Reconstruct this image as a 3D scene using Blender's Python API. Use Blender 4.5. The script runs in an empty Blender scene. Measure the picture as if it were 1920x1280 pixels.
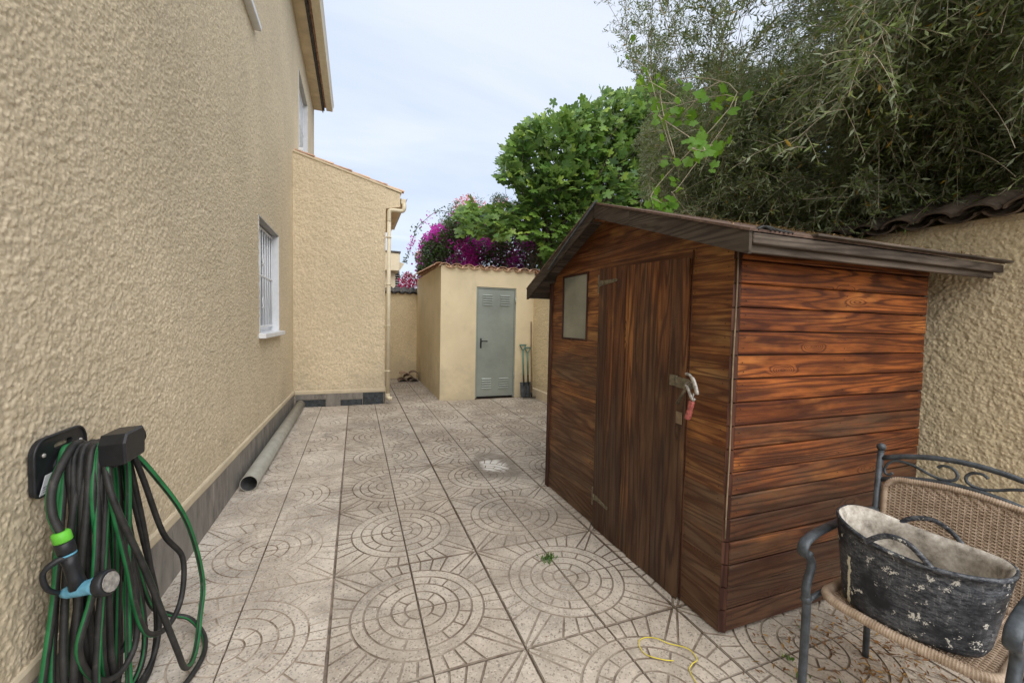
import bpy, math, random
import numpy as np
from mathutils import Matrix, Vector
random.seed(7); RNG = np.random.default_rng(7)
PI = math.pi
S = bpy.context.scene
COL = S.collection

# ------------------------------------------------------------------ camera
CAM_P = (0.0, 0.0, 1.4)
CAM_R = ((0.9360, -0.0034, -0.3520), (-0.3512, 0.0503, -0.9349), (0.0209, 0.9987, 0.0459))
cd = bpy.data.cameras.new('camera'); cam = bpy.data.objects.new('camera', cd); COL.objects.link(cam)
m = Matrix(CAM_R).to_quaternion().to_matrix().to_4x4(); m.translation = Vector(CAM_P)
cam.matrix_world = m
cd.sensor_width = 36; cd.lens = 36 * 778 / 1920; cd.clip_start = 0.02; cd.clip_end = 2000
S.camera = cam

# ------------------------------------------------------------------ sky and sun
SUN_EL, SUN_AZ = 46, 176          # azimuth clockwise from +Y
w = bpy.data.worlds.new('World'); S.world = w; w.use_nodes = True
nt = w.node_tree; N = nt.nodes; L = nt.links
for n in list(N): N.remove(n)
def wn(t, **k):
    n = N.new(t)
    for a, b in k.items(): setattr(n, a, b)
    return n
out = wn('ShaderNodeOutputWorld'); bg = wn('ShaderNodeBackground')
sky = wn('ShaderNodeTexSky', sky_type='NISHITA', sun_disc=False)
sky.sun_elevation = math.radians(SUN_EL); sky.sun_rotation = math.radians(SUN_AZ)
sky.air_density = 1.0; sky.dust_density = 2.0; sky.ozone_density = 1.5
geo = wn('ShaderNodeNewGeometry'); 
sep = wn('ShaderNodeSeparateXYZ'); L.new(geo.outputs['Position'], sep.inputs[0])
# project the view direction on a cloud deck
zmax = wn('ShaderNodeMath', operation='MAXIMUM'); L.new(sep.outputs[2], zmax.inputs[0]); zmax.inputs[1].default_value = 0.0
zadd = wn('ShaderNodeMath', operation='ADD'); L.new(zmax.outputs[0], zadd.inputs[0]); zadd.inputs[1].default_value = 0.22
dv = wn('ShaderNodeVectorMath', operation='DIVIDE'); L.new(geo.outputs['Position'], dv.inputs[0])
cmb = wn('ShaderNodeCombineXYZ')
for i in range(3): L.new(zadd.outputs[0], cmb.inputs[i])
L.new(cmb.outputs[0], dv.inputs[1])
mp = wn('ShaderNodeMapping'); mp.inputs['Rotation'].default_value = (0, 0, 0.5); mp.inputs['Scale'].default_value = (0.55, 1.5, 1)
L.new(dv.outputs[0], mp.inputs[0])
nz = wn('ShaderNodeTexNoise'); nz.inputs['Scale'].default_value = 1.3; nz.inputs['Detail'].default_value = 7; nz.inputs['Roughness'].default_value = 0.52
nz.inputs['Distortion'].default_value = 0.5
L.new(mp.outputs[0], nz.inputs['Vector'])
rmp = wn('ShaderNodeValToRGB')
rmp.color_ramp.elements[0].position = 0.30; rmp.color_ramp.elements[0].color = (4.9, 5.6, 7.1, 1)
rmp.color_ramp.elements[1].position = 0.66; rmp.color_ramp.elements[1].color = (6.5, 7.0, 8.0, 1)
e_ = rmp.color_ramp.elements.new(0.5); e_.color = (5.6, 6.3, 7.6, 1)
L.new(nz.outputs[0], rmp.inputs[0])
mx = wn('ShaderNodeMix', data_type='RGBA'); mx.inputs[0].default_value = 0.86
L.new(sky.outputs[0], mx.inputs[6]); L.new(rmp.outputs[0], mx.inputs[7])
L.new(mx.outputs[2], bg.inputs[0]); bg.inputs[1].default_value = 0.080
L.new(bg.outputs[0], out.inputs[0])
sl = bpy.data.lights.new('sun', 'SUN'); sl.energy = 2.35; sl.angle = math.radians(85); sl.color = (1.0, 0.95, 0.87)
so = bpy.data.objects.new('sun', sl); COL.objects.link(so)
az, el = math.radians(SUN_AZ), math.radians(SUN_EL)
sd = Vector((math.sin(az) * math.cos(el), math.cos(az) * math.cos(el), math.sin(el)))
so.rotation_euler = sd.to_track_quat('Z', 'Y').to_euler()
S.view_settings.view_transform = 'Standard'; S.view_settings.look = 'None'; S.view_settings.gamma = 1
S.view_settings.exposure = 0.88
S.cycles.max_bounces = 7; S.cycles.diffuse_bounces = 4; S.cycles.transparent_max_bounces = 4

# ------------------------------------------------------------------ helpers: projection (used to keep plants inside their real outlines)
RM = np.array(CAM_R); CP = np.array(CAM_P)
def proj(P):
    q = (np.asarray(P) - CP) @ RM
    z = -q[..., 2]; z = np.where(np.abs(z) < 1e-6, 1e-6, z)
    return np.stack([960 + 778 * q[..., 0] / z, 640 - 778 * q[..., 1] / z, z], -1)
def in_poly(x, y, poly):
    inside = np.zeros(x.shape, bool); n = len(poly)
    for i in range(n):
        x0, y0 = poly[i]; x1, y1 = poly[(i + 1) % n]
        if y0 == y1: continue
        c = ((y0 > y) != (y1 > y)) & (x < (x1 - x0) * (y - y0) / (y1 - y0) + x0)
        inside ^= c
    return inside

# ------------------------------------------------------------------ helpers: meshes and objects
class MB:
    def __init__(s): s.v = []; s.f = []; s.m = []; s.sm = []
    def add(s, vs, fs, mi=0, smooth=False):
        o = len(s.v); s.v += [tuple(p) for p in vs]
        s.f += [tuple(i + o for i in f) for f in fs]
        s.m += [mi] * len(fs); s.sm += [smooth] * len(fs); return s
    def box(s, x0, x1, y0, y1, z0, z1, mi=0, b=0.0):
        if b <= 0:
            vs = [(x0,y0,z0),(x1,y0,z0),(x1,y1,z0),(x0,y1,z0),(x0,y0,z1),(x1,y0,z1),(x1,y1,z1),(x0,y1,z1)]
            return s.add(vs, [(0,3,2,1),(4,5,6,7),(0,1,5,4),(1,2,6,5),(2,3,7,6),(3,0,4,7)], mi)
        vs = []; idx = {}
        def V(p):
            if p not in idx: idx[p] = len(vs); vs.append(p)
            return idx[p]
        X = (x0, x1); Y = (y0, y1); Z = (z0, z1); fs = []
        def pt(i, j, k, ax):
            d = [0, 0, 0]
            sg = (1 - 2 * i, 1 - 2 * j, 1 - 2 * k)
            for a in range(3):
                if a != ax: d[a] = sg[a] * b
            return V((X[i] + d[0], Y[j] + d[1], Z[k] + d[2]))
        def out(f):
            c = np.mean([vs[q] for q in f], 0) - np.array([(x0+x1)/2, (y0+y1)/2, (z0+z1)/2])
            a = np.array(vs[f[1]]) - np.array(vs[f[0]]); q = np.array(vs[f[2]]) - np.array(vs[f[1]])
            return tuple(f) if np.dot(np.cross(a, q), c) > 0 else tuple(reversed(f))
        for ax in range(3):
            for e in (0, 1):
                o_ = [a for a in range(3) if a != ax]; q = []
                for (u, w_) in ((0,0),(1,0),(1,1),(0,1)):
                    c = [0,0,0]; c[ax] = e; c[o_[0]] = u; c[o_[1]] = w_; q.append(pt(*c, ax))
                fs.append(out(q))
        for ax in range(3):
            o_ = [a for a in range(3) if a != ax]
            for u in (0,1):
                for w_ in (0,1):
                    c0 = [0,0,0]; c1 = [0,0,0]; c0[ax] = 0; c1[ax] = 1
                    for c in (c0, c1): c[o_[0]] = u; c[o_[1]] = w_
                    fs.append(out([pt(*c0, o_[0]), pt(*c1, o_[0]), pt(*c1, o_[1]), pt(*c0, o_[1])]))
        for i in (0,1):
            for j in (0,1):
                for k in (0,1): fs.append(out([pt(i,j,k,0), pt(i,j,k,1), pt(i,j,k,2)]))
        return s.add(vs, fs, mi)
    def tube(s, pts, r, n=8, mi=0, closed=False, caps=True, stripe=None, flat=1.0, smooth=True, up=None):
        P = [Vector(p) for p in pts]; k = len(P)
        rr = r if hasattr(r, '__len__') else [r] * k
        T = []
        for i in range(k):
            a = P[i-1] if (i or closed) else P[i]; b = P[(i+1) % k] if (i < k-1 or closed) else P[i]
            t = (b - a); T.append(t.normalized() if t.length > 1e-9 else Vector((0,0,1)))
        u = Vector(up) if up else (Vector((0,0,1)) if abs(T[0].z) < .9 else Vector((1,0,0)))
        u = (u - T[0] * u.dot(T[0])).normalized(); vs = []
        for i in range(k):
            u = (u - T[i] * u.dot(T[i])).normalized(); v_ = T[i].cross(u)
            for j in range(n):
                a = 2 * PI * j / n; vs.append(P[i] + u * (math.cos(a) * rr[i]) + v_ * (math.sin(a) * rr[i] * flat))
        o = len(s.v); s.v += [tuple(p) for p in vs]
        for i in range(k if closed else k - 1):
            for j in range(n):
                i2 = (i + 1) % k; j2 = (j + 1) % n
                s.f.append((o+i*n+j, o+i*n+j2, o+i2*n+j2, o+i2*n+j)); s.sm.append(smooth)
                s.m.append(stripe[1] if (stripe and j in stripe[0]) else mi)
        if caps and not closed:
            s.f.append(tuple(o + j for j in reversed(range(n)))); s.m.append(mi); s.sm.append(False)
            s.f.append(tuple(o + (k-1)*n + j for j in range(n))); s.m.append(mi); s.sm.append(False)
        return s
    def prism(s, poly, fn, t, c=0.0, mi=0):
        """poly: convex 2D outline (ccw seen from outside); fn(u, v, d) -> 3D with d outward; c: chamfer on the outer face"""
        n = len(poly)
        ins = inset(poly, c) if c > 0 else poly
        vs = [fn(u, v, 0) for u, v in poly] + [fn(u, v, t - c) for u, v in poly] + [fn(u, v, t) for u, v in ins]
        fs = [tuple(reversed(range(n)))]
        for lay in (0, 1) if c > 0 else (0,):
            for i in range(n):
                j = (i + 1) % n; fs.append((lay*n+i, lay*n+j, (lay+1)*n+j, (lay+1)*n+i))
        top = 2 if c > 0 else 1
        if c <= 0: vs = vs[:2*n]; vs[n:] = [fn(u, v, t) for u, v in poly]
        fs.append(tuple(top*n + i for i in range(n)))
        return s.add(vs, fs, mi)
    def lathe(s, prof, n=20, c=(0,0,0), mi=0, ax='z', smooth=True):
        vs = []; fs = []
        for r, z in prof:
            for j in range(n):
                a = 2*PI*j/n; x, y = r*math.cos(a), r*math.sin(a)
                p = {'z': (x, y, z), 'x': (z, x, y), 'y': (y, z, x)}[ax]
                vs.append((c[0]+p[0], c[1]+p[1], c[2]+p[2]))
        for i in range(len(prof)-1):
            for j in range(n): fs.append((i*n+j, i*n+(j+1) % n, (i+1)*n+(j+1) % n, (i+1)*n+j))
        return s.add(vs, fs, mi, smooth)
def inset(poly, c):
    n = len(poly); res = []
    for i in range(n):
        p0 = np.array(poly[i-1], float); p = np.array(poly[i], float); p1 = np.array(poly[(i+1) % n], float)
        a = (p - p0) / (np.linalg.norm(p - p0) + 1e-12); b = (p1 - p) / (np.linalg.norm(p1 - p) + 1e-12)
        na = np.array([-a[1], a[0]]); nb = np.array([-b[1], b[0]]); d = 1 + na @ nb
        res.append(tuple(p + c * (na + nb) / max(d, .3)))
    return res
def mesh_of(name, mb, mats):
    me = bpy.data.meshes.new(name); me.from_pydata(mb.v, [], mb.f)
    for mt in (mats if isinstance(mats, (list, tuple)) else [mats]): me.materials.append(mt)
    me.polygons.foreach_set('material_index', mb.m); me.polygons.foreach_set('use_smooth', mb.sm); me.update(); return me
def mesh_np(name, V, F, mats, mi=None, smooth=False):
    me = bpy.data.meshes.new(name); V = np.asarray(V, np.float32); F = np.asarray(F, np.int32)
    me.vertices.add(len(V)); me.vertices.foreach_set('co', V.ravel())
    k = F.shape[1]; me.loops.add(F.size); me.loops.foreach_set('vertex_index', F.ravel())
    me.polygons.add(len(F)); me.polygons.foreach_set('loop_start', np.arange(0, F.size, k, dtype=np.int32))
    me.polygons.foreach_set('loop_total', np.full(len(F), k, np.int32))
    for mt in (mats if isinstance(mats, (list, tuple)) else [mats]): me.materials.append(mt)
    if mi is not None: me.polygons.foreach_set('material_index', np.asarray(mi, np.int32))
    if smooth: me.polygons.foreach_set('use_smooth', np.ones(len(F), bool))
    me.update(calc_edges=True); return me
def link(o, parent=None):
    COL.objects.link(o)
    if parent is not None:
        o.parent = parent
        if parent.type == 'EMPTY':
            o.matrix_parent_inverse = Matrix.LocRotScale(parent.location, parent.rotation_euler, None).inverted()
    return o
def obj(name, mb, mats, parent=None):
    me = mb if isinstance(mb, bpy.types.Mesh) else mesh_of(name, mb, mats)
    return link(bpy.data.objects.new(name, me), parent)
def lobj(name, mb, mats, parent):
    """child given in the thing's own coordinates"""
    me = mb if isinstance(mb, bpy.types.Mesh) else mesh_of(name, mb, mats)
    o = bpy.data.objects.new(name, me); COL.objects.link(o); o.parent = parent; return o
def tag(o, label, cat, group=None):
    o['label'] = label; o['category'] = cat
    if group: o['group'] = group
    return o
def thing(name, label, cat, loc=(0,0,0), rotz=0, group=None):
    o = bpy.data.objects.new(name, None); o.empty_display_size = .1; COL.objects.link(o)
    o.location = loc; o.rotation_euler = (0, 0, rotz); return tag(o, label, cat, group)
def struct(o): o['kind'] = 'structure'; return o
def stuff(o): o['kind'] = 'stuff'; return o

def spline(pts, per=8, closed=False):
    P = [np.array(p, float) for p in pts]; n = len(P); out_ = []
    for i in range(n if closed else n - 1):
        p0 = P[i-1] if (i or closed) else P[0]; p1 = P[i]; p2 = P[(i+1) % n]
        p3 = P[(i+2) % n] if (closed or i + 2 < n) else P[-1]
        for k in range(per):
            t = k / per
            out_.append(.5*((2*p1) + (-p0+p2)*t + (2*p0-5*p1+4*p2-p3)*t*t + (-p0+3*p1-3*p2+p3)*t**3))
    if not closed: out_.append(P[-1])
    return out_

# ------------------------------------------------------------------ materials
class Mat:
    def __init__(s, name, rough=.7, spec=.3):
        s.m = bpy.data.materials.new(name); s.m.use_nodes = True; s.t = s.m.node_tree
        s.b = s.t.nodes['Principled BSDF']; s.b.inputs['Roughness'].default_value = rough
        s.b.inputs['Specular IOR Level'].default_value = spec
        s._pos = None
    def n(s, ty, ins=None, **k):
        nd = s.t.nodes.new(ty)
        for a, b in k.items(): setattr(nd, a, b)
        for a, b in (ins or {}).items(): s.set(nd.inputs[a], b)
        return nd
    def set(s, sock, v):
        if isinstance(v, bpy.types.NodeSocket): s.t.links.new(v, sock)
        elif isinstance(v, bpy.types.Node): s.t.links.new(v.outputs[0], sock)
        else: sock.default_value = v if not (isinstance(v, tuple) and len(v) == 3 and sock.type == 'RGBA') else (*v, 1)
    def pos(s):
        if s._pos is None: s._pos = s.n('ShaderNodeNewGeometry')
        return s._pos.outputs['Position']
    def rnd(s): return s.n('ShaderNodeObjectInfo').outputs['Random']
    def island(s): s.pos(); return s._pos.outputs['Random Per Island']
    def math(s, op, a, b=0.0, c=0.0, clamp=False):
        nd = s.n('ShaderNodeMath', {0: a, 1: b, 2: c}, operation=op); nd.use_clamp = clamp; return nd.outputs[0]
    def vmath(s, op, a, b): return s.n('ShaderNodeVectorMath', {0: a, 1: b}, operation=op).outputs[0]
    def noise(s, v, scale, detail=4, rough=.55, dist=0.0, out_=0):
        return s.n('ShaderNodeTexNoise', {'Vector': v, 'Scale': scale, 'Detail': detail, 'Roughness': rough, 'Distortion': dist}).outputs[out_]
    def voro(s, v, scale, feature='F1', out_='Distance', rnd=1.0):
        return s.n('ShaderNodeTexVoronoi', {'Vector': v, 'Scale': scale, 'Randomness': rnd}, feature=feature).outputs[out_]
    def ramp(s, f, stops, interp='LINEAR'):
        nd = s.n('ShaderNodeValToRGB', {0: f}); cr = nd.color_ramp; cr.interpolation = interp
        while len(cr.elements) < len(stops): cr.elements.new(.5)
        for e, (p, c) in zip(cr.elements, stops):
            e.position = p; c = (c, c, c) if not isinstance(c, tuple) else c; e.color = (*c[:3], 1)
        return nd.outputs[0]
    def mix(s, f, a, b, mode='MIX'):
        nd = s.n('ShaderNodeMix', data_type='RGBA', blend_type=mode)
        s.set(nd.inputs[0], f); s.set(nd.inputs[6], a); s.set(nd.inputs[7], b); return nd.outputs[2]
    def scale(s, v, xyz): return s.vmath('MULTIPLY', v, xyz)
    def color(s, c): s.set(s.b.inputs['Base Color'], c); return s
    def bump(s, h, dist, strength=1.0, prev=None):
        nd = s.n('ShaderNodeBump', {'Height': h, 'Distance': dist, 'Strength': strength})
        if prev is not None: s.set(nd.inputs['Normal'], prev)
        s.set(s.b.inputs['Normal'], nd.outputs[0]); return nd.outputs[0]
    def rough(s, v): s.set(s.b.inputs['Roughness'], v); return s

def plain(name, c, rough=.6, metal=0.0, var=.25, scale=12, spec=.3, bump=0.0, bscale=60):
    M = Mat(name, rough, spec); p = M.pos(); n = M.noise(p, scale, 5, .6)
    d = tuple(x * (1 - var) for x in c); l = tuple(min(1, x * (1 + var)) for x in c)
    M.color(M.ramp(n, [(.3, d), (.7, l)])); M.b.inputs['Metallic'].default_value = metal
    if bump: M.bump(M.noise(p, bscale, 3), bump)
    return M.m

def stucco(name, base, lump=.012, bump=.004, dirt=.5, smooth=False):
    M = Mat(name, .9, .15); p = M.pos()
    big = M.noise(p, .7, 5, .6); mid = M.noise(p, 5, 4, .6)
    streak = M.noise(M.scale(p, (2.2, 2.2, .25)), 1.6, 4, .6)
    c0 = tuple(x * .82 for x in base); c1 = tuple(min(1, x * 1.1) for x in base)
    c = M.ramp(big, [(.3, c0), (.72, c1)])
    c = M.mix(M.math('MULTIPLY', M.ramp(streak, [(.5, 0.), (.78, 1.)]), dirt * .45), c, tuple(x * .62 for x in base))
    c = M.mix(M.math('MULTIPLY', M.ramp(mid, [(.45, 0.), (.8, 1.)]), .25), c, (base[0]*1.15, base[1]*1.15, base[2]*1.3))
    v = M.voro(M.vmath('ADD', p, M.vmath('MULTIPLY', M.noise(p, 1/lump*.5, 2, .5, out_=1), (lump*.8,)*3)), 1 / lump, 'SMOOTH_F1')
    h = M.math('SUBTRACT', 1.0, v)
    if not smooth:
        # a thin darker tone between the lumps
        c = M.mix(M.ramp(v, [(.35, 0.), (.8, .40)]), c, tuple(x * .5 for x in base))
    fine = M.noise(p, 420, 2, .6)
    zz_ = M.n('ShaderNodeSeparateXYZ', {0: p}).outputs[2]
    spl = M.math('ADD', M.n('ShaderNodeMapRange', {'Value': zz_, 'From Min': .1, 'From Max': .9, 'To Min': .34, 'To Max': 0.}).outputs[0], M.noise(p, 2.3, 5, .7))
    c = M.mix(M.ramp(spl, [(.62, 0.), (.85, .45)]), c, (base[0]*.55, base[1]*.56, base[2]*.60))
    c = M.mix(M.math('MULTIPLY', fine, .18), c, tuple(x * .6 for x in base))
    if not smooth:
        c = M.mix(M.ramp(M.noise(p, 38, 3, .7), [(.42, .42), (.56, 0.)]), c, tuple(x * .60 for x in base))
    M.color(c)
    n1 = M.bump(h, bump, .9)
    M.bump(fine, .0012, .6, n1)
    return M.m

def wood(name, axis, light, dark, grey, wz=(0.1, 1.2), wamt=1.0, rough=.55, rings=44, gmix=.5, seed=0.0):
    """grain runs along axis; knots bend the rings; wz: heights between which rain splash weathering fades out"""
    M = Mat(name, rough, .22); p = M.pos(); r = M.rnd()
    off = M.n('ShaderNodeCombineXYZ', {0: M.math('MULTIPLY', r, 37.0 + seed), 1: M.math('MULTIPLY', r, 91.0), 2: M.math('MULTIPLY', r, 53.0)}).outputs[0]
    q = M.vmath('ADD', p, off)
    lo, ac = .5, 8.5
    sc = {'X': (lo, ac, ac), 'Y': (ac, lo, ac), 'Z': (ac, ac, lo)}[axis]
    a = M.scale(q, sc)
    base = M.noise(a, .6, 3, .42, .12)
    kn = M.voro(M.scale(q, {'X': (2.1, 7, 7), 'Y': (7, 2.1, 7), 'Z': (7, 7, 2.1)}[axis]), 1.0)
    kc = M.n('ShaderNodeSeparateXYZ', {0: M.voro(M.scale(q, {'X': (2.1, 7, 7), 'Y': (7, 2.1, 7), 'Z': (7, 7, 2.1)}[axis]), 1.0, 'F1', 'Color')}).outputs[0]
    kn = M.math('ADD', kn, M.math('LESS_THAN', kc, .6))
    knot = M.ramp(kn, [(.0, 1.), (.26, 0.)])
    h = M.math('ADD', base, M.math('MULTIPLY', M.math('POWER', knot, 2.0), .42))
    ring = M.math('PINGPONG', M.math('MULTIPLY', h, rings), 1.0)
    fib = M.noise(M.scale(q, {'X': (2, 130, 130), 'Y': (130, 2, 130), 'Z': (130, 130, 2)}[axis]), 1.0, 4, .6)
    ringv = M.math('ADD', ring, M.math('MULTIPLY', M.math('SUBTRACT', fib, .5), .55))
    ringm = M.ramp(ringv, [(.30, 0.), (.62, .35), (.80, 1.)])
    tone = M.noise(M.scale(q, {'X': (.8, 3, 3), 'Y': (3, .8, 3), 'Z': (3, 3, .8)}[axis]), 1.4, 4, .6)
    mid = tuple((x + y) / 2 for x, y in zip(light, dark))
    c = M.mix(M.math('MULTIPLY', ringm, .80), M.mix(M.ramp(tone, [(.35, 0.), (.65, 1.)]), light, mid), dark)
    # board to board shade
    c = M.mix(M.math('MULTIPLY', M.ramp(M.math('FRACT', M.math('MULTIPLY', r, 5.77)), [(0., 0.), (.3, .1), (1., 1.)]), .9), c, M.mix(.72, c, dark))
    c = M.mix(M.ramp(fib, [(.50, 0.), (.68, .55)]), c, tuple(x * .7 for x in dark))
    char = M.noise(M.scale(q, {'X': (1.5, 46, 46), 'Y': (46, 1.5, 46), 'Z': (46, 46, 1.5)}[axis]), 1.0, 5, .75)
    cmask = M.math('MULTIPLY', M.ramp(char, [(.50, 0.), (.60, 1.)]), M.ramp(tone, [(.30, .25), (.60, 1.)]))
    c = M.mix(M.math('MULTIPLY', cmask, .7), c, tuple(x * .45 for x in dark))
    gl = M.noise(M.scale(q, {'X': (2.2, 6, 6), 'Y': (6, 2.2, 6), 'Z': (6, 6, 2.2)}[axis]), 1.1, 3, .5)
    c = M.mix(M.math('MULTIPLY', M.ramp(gl, [(.56, 0.), (.70, 1.)]), M.math('SUBTRACT', .75, M.math('MULTIPLY', ringm, .6))), c, (light[0]*1.15, light[1]*1.4, light[2]*1.5))
    # knot cores
    c = M.mix(M.ramp(kn, [(.03, .9), (.09, 0.)]), c, tuple(x * .4 for x in dark))
    # weathering: stain eaten away by rain splash, in streaks and cloudy patches
    z = M.n('ShaderNodeSeparateXYZ', {0: p}).outputs[2]
    low = M.n('ShaderNodeMapRange', {'Value': z, 'From Min': wz[0], 'From Max': wz[1], 'To Min': 1., 'To Max': 0.}).outputs[0]
    patch = M.noise(M.scale(p, {'X': (1.1, 4, 5), 'Y': (4, 1.1, 5), 'Z': (6, 6, .9)}[axis]), 1.2, 5, .65)
    wv = M.math('ADD', M.math('MULTIPLY', low, .42 * wamt), M.math('ADD', M.math('MULTIPLY', patch, .9), M.math('MULTIPLY', r, .16)))
    wm = M.ramp(wv, [(.62, 0.), (.92, 1.)])
    gcol = M.mix(M.math('MULTIPLY', ringm, .8), grey, tuple(x * .42 for x in grey))
    gcol = M.mix(M.ramp(fib, [(.55, 0.), (.75, .6)]), gcol, tuple(x * 1.7 for x in grey))
    c = M.mix(M.math('MULTIPLY', wm, gmix), c, gcol)
    soot = M.noise(M.scale(q, {'X': (1.6, 9, 9), 'Y': (9, 1.6, 9), 'Z': (9, 9, 1.6)}[axis]), 1.2, 5, .7)
    c = M.mix(M.math('MULTIPLY', M.ramp(soot, [(.40, 0.), (.66, 1.)]), .72), c, tuple(x * .55 for x in dark))
    M.color(c)
    M.rough(M.ramp(fib, [(.3, rough - .12), (.7, rough + .15)]))
    M.bump(M.math('ADD', M.math('MULTIPLY', ringm, -.6), fib), .0012, .8)
    return M.m

def paving(name, base, worn=.0):
    M = Mat(name, .75, .25); p = M.pos(); r = M.rnd()
    big = M.noise(p, 1.1, 5, .62); mid = M.noise(p, 5.5, 5, .65); fine = M.noise(p, 230, 3, .7); gr = M.noise(p, 75, 3, .65)
    c = M.ramp(mid, [(.30, tuple(x*.62 for x in base)), (.5, base), (.68, tuple(min(1, x*1.35) for x in base))])
    c = M.mix(M.ramp(big, [(.45, 0.), (.66, .75)]), c, (base[0]*.55, base[1]*.56, base[2]*.58))
    c = M.mix(M.math('MULTIPLY', r, .35), c, (base[0]*.86, base[1]*.78, base[2]*.70))
    # pale lime bloom
    bl = M.noise(M.vmath('ADD', p, (4.2, 1.1, 0.)), 1.7, 4, .55)
    c = M.mix(M.ramp(bl, [(.50, 0.), (.66, .75)]), c, (base[0]*1.35, base[1]*1.38, base[2]*1.4))
    # aggregate: dark and light chips
    ch = M.voro(p, 150, 'F1', 'Color'); chd = M.n('ShaderNodeSeparateXYZ', {0: ch}).outputs[0]
    c = M.mix(M.ramp(chd, [(.86, 0.), (.92, .6)]), c, tuple(x*.30 for x in base))
    c = M.mix(M.ramp(chd, [(.0, .5), (.12, 0.)]), c, tuple(min(1, x*1.5) for x in base))
    c = M.mix(M.ramp(gr, [(.56, 0.), (.70, .6)]), c, tuple(x*.42 for x in base))
    if not worn:
        # spilt white mortar, and the dark damp ring beside it
        d = M.n('ShaderNodeVectorMath', {0: M.vmath('MULTIPLY', M.vmath('SUBTRACT', p, (1.27, 3.80, 0.)), (3.6, 2.3, 0.)), 1: M.vmath('MULTIPLY', M.noise(p, 6, 4, .6, out_=1), (.9, .9, 0.))}, operation='ADD')
        ln = M.n('ShaderNodeVectorMath', {0: M.vmath('SUBTRACT', d.outputs[0], (.45, .45, 0.))}, operation='LENGTH').outputs['Value']
        c = M.mix(M.ramp(ln, [(.75, .75), (1.5, 0.)]), c, tuple(x*.45 for x in base))
        c = M.mix(M.ramp(ln, [(.30, .9), (.52, 0.)]), c, (.72, .70, .66))
    M.color(c); M.bump(M.math('ADD', gr, M.math('MULTIPLY', fine, .5)), .0016, .8); return M.m

def leafmat(name, cols, back, rough=.5, trans=.25, yellow=None, tint=(.25, .35, .05)):
    M = Mat(name, rough, .4); i = M.island(); g = M._pos
    n_ = len(cols); c = M.ramp(i, [(k / max(1, n_-1) * .96, cols[k]) for k in range(n_)])
    if yellow: c = M.mix(M.ramp(M.math('FRACT', M.math('MULTIPLY', i, 7.31)), [(.955, 0.), (.965, 1.)], 'CONSTANT'), c, yellow)
    c = M.mix(g.outputs['Backfacing'], c, back if back else c)
    M.color(c)
    tr = M.n('ShaderNodeBsdfTranslucent', {'Color': M.mix(.5, c, tint)})
    mx_ = M.n('ShaderNodeMixShader', {0: trans, 1: M.b.outputs[0], 2: tr.outputs[0]})
    outn = [x for x in M.t.nodes if x.type == 'OUTPUT_MATERIAL'][0]; M.t.links.new(mx_.outputs[0], outn.inputs[0])
    return M.m

HOUSE = (.80, .675, .475)
m_wall = stucco('house_stucco', HOUSE, .011, .004)
m_wall_rel = stucco('house_stucco_relief', HOUSE, .014, .0045)
m_bound = stucco('boundary_stucco', (.84, .70, .455), .013, .006)
m_store = stucco('storage_stucco', (.84, .72, .49), .010, .0016, .25, True)
m_ledge = stucco('ledge_plaster', (.74, .63, .45), .02, .001, .4, True)
def plinthmat():
    M = Mat('plinth_stone', .7, .3); p = M.pos(); r = M.rnd()
    n = M.noise(M.scale(p, (2, 2, .7)), 6, 6, .7)
    c = M.ramp(n, [(.3, (.10, .095, .09)), (.5, (.22, .20, .18)), (.7, (.34, .31, .27))])
    c = M.mix(M.math('MULTIPLY', r, .5), c, (.25, .235, .21)); M.color(c); M.bump(n, .003, .6); return M.m
m_plinth = plinthmat()
m_slate = plain('dark_slate', (.045, .052, .058), .45, var=.6, scale=30)
m_mortar = plain('mortar', (.30, .26, .21), .95, var=.4, scale=40, bump=.003)
m_white = plain('white_paint', (.78, .80, .83), .4, var=.06)
m_grey = plain('grey_lintel', (.42, .42, .41), .8, var=.15)
m_cream = plain('cream_metal', (.68, .60, .44), .4, var=.08)
m_soffit = plain('soffit_paint', (.62, .52, .37), .8, var=.15, scale=5)
m_glass = Mat('window_glass', .06, .6).color((.05, .06, .07)).m
m_shutter = plain('shutter_slats', (.62, .65, .69), .5, var=.08)
m_clay = plain('clay_tile', (.50, .30, .20), .85, var=.45, scale=14, bump=.002)
m_claypale = plain('pale_clay_tile', (.62, .42, .29), .85, var=.35, scale=10, bump=.002)
m_claydark = plain('weathered_dark_tile', (.085, .08, .078), .9, var=.6, scale=11, bump=.003)
m_copi = plain('earthy_coping_tile', (.13, .10, .075), .9, var=.6, scale=11, bump=.003)
m_paint_g = plain('galvanised_grey', (.33, .37, .345), .42, metal=.25, var=.14, scale=2.2)
m_black = plain('black_iron', (.02, .02, .02), .4, var=.3)
m_pvc = plain('grey_pvc', (.33, .32, .275), .42, var=.16, scale=9)
m_pvcin = plain('pipe_inside', (.05, .05, .05), .8)
m_iron = plain('grey_painted_iron', (.075, .085, .095), .45, metal=.3, var=.45, scale=24, bump=.001, bscale=90)
ORANGE, RED, GREYW = (.40, .135, .032), (.085, .022, .010), (.085, .060, .040)
m_wside = wood('shed_side_boards', 'X', (.48, .145, .034), (.075, .019, .010), (.070, .047, .031), (.0, 1.45), 1.3, .5, gmix=.85)
m_wfront = wood('shed_front_boards', 'Y', (.44, .19, .058), (.11, .034, .014), (.12, .082, .052), (.0, 1.6), 1.3, .5, gmix=.8, seed=3.)
m_wdoor = wood('shed_door_planks', 'Z', (.44, .175, .050), (.075, .024, .012), (.07, .05, .035), (.0, 2.1), 1.35, .5, rings=36, gmix=.8, seed=5.)
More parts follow.
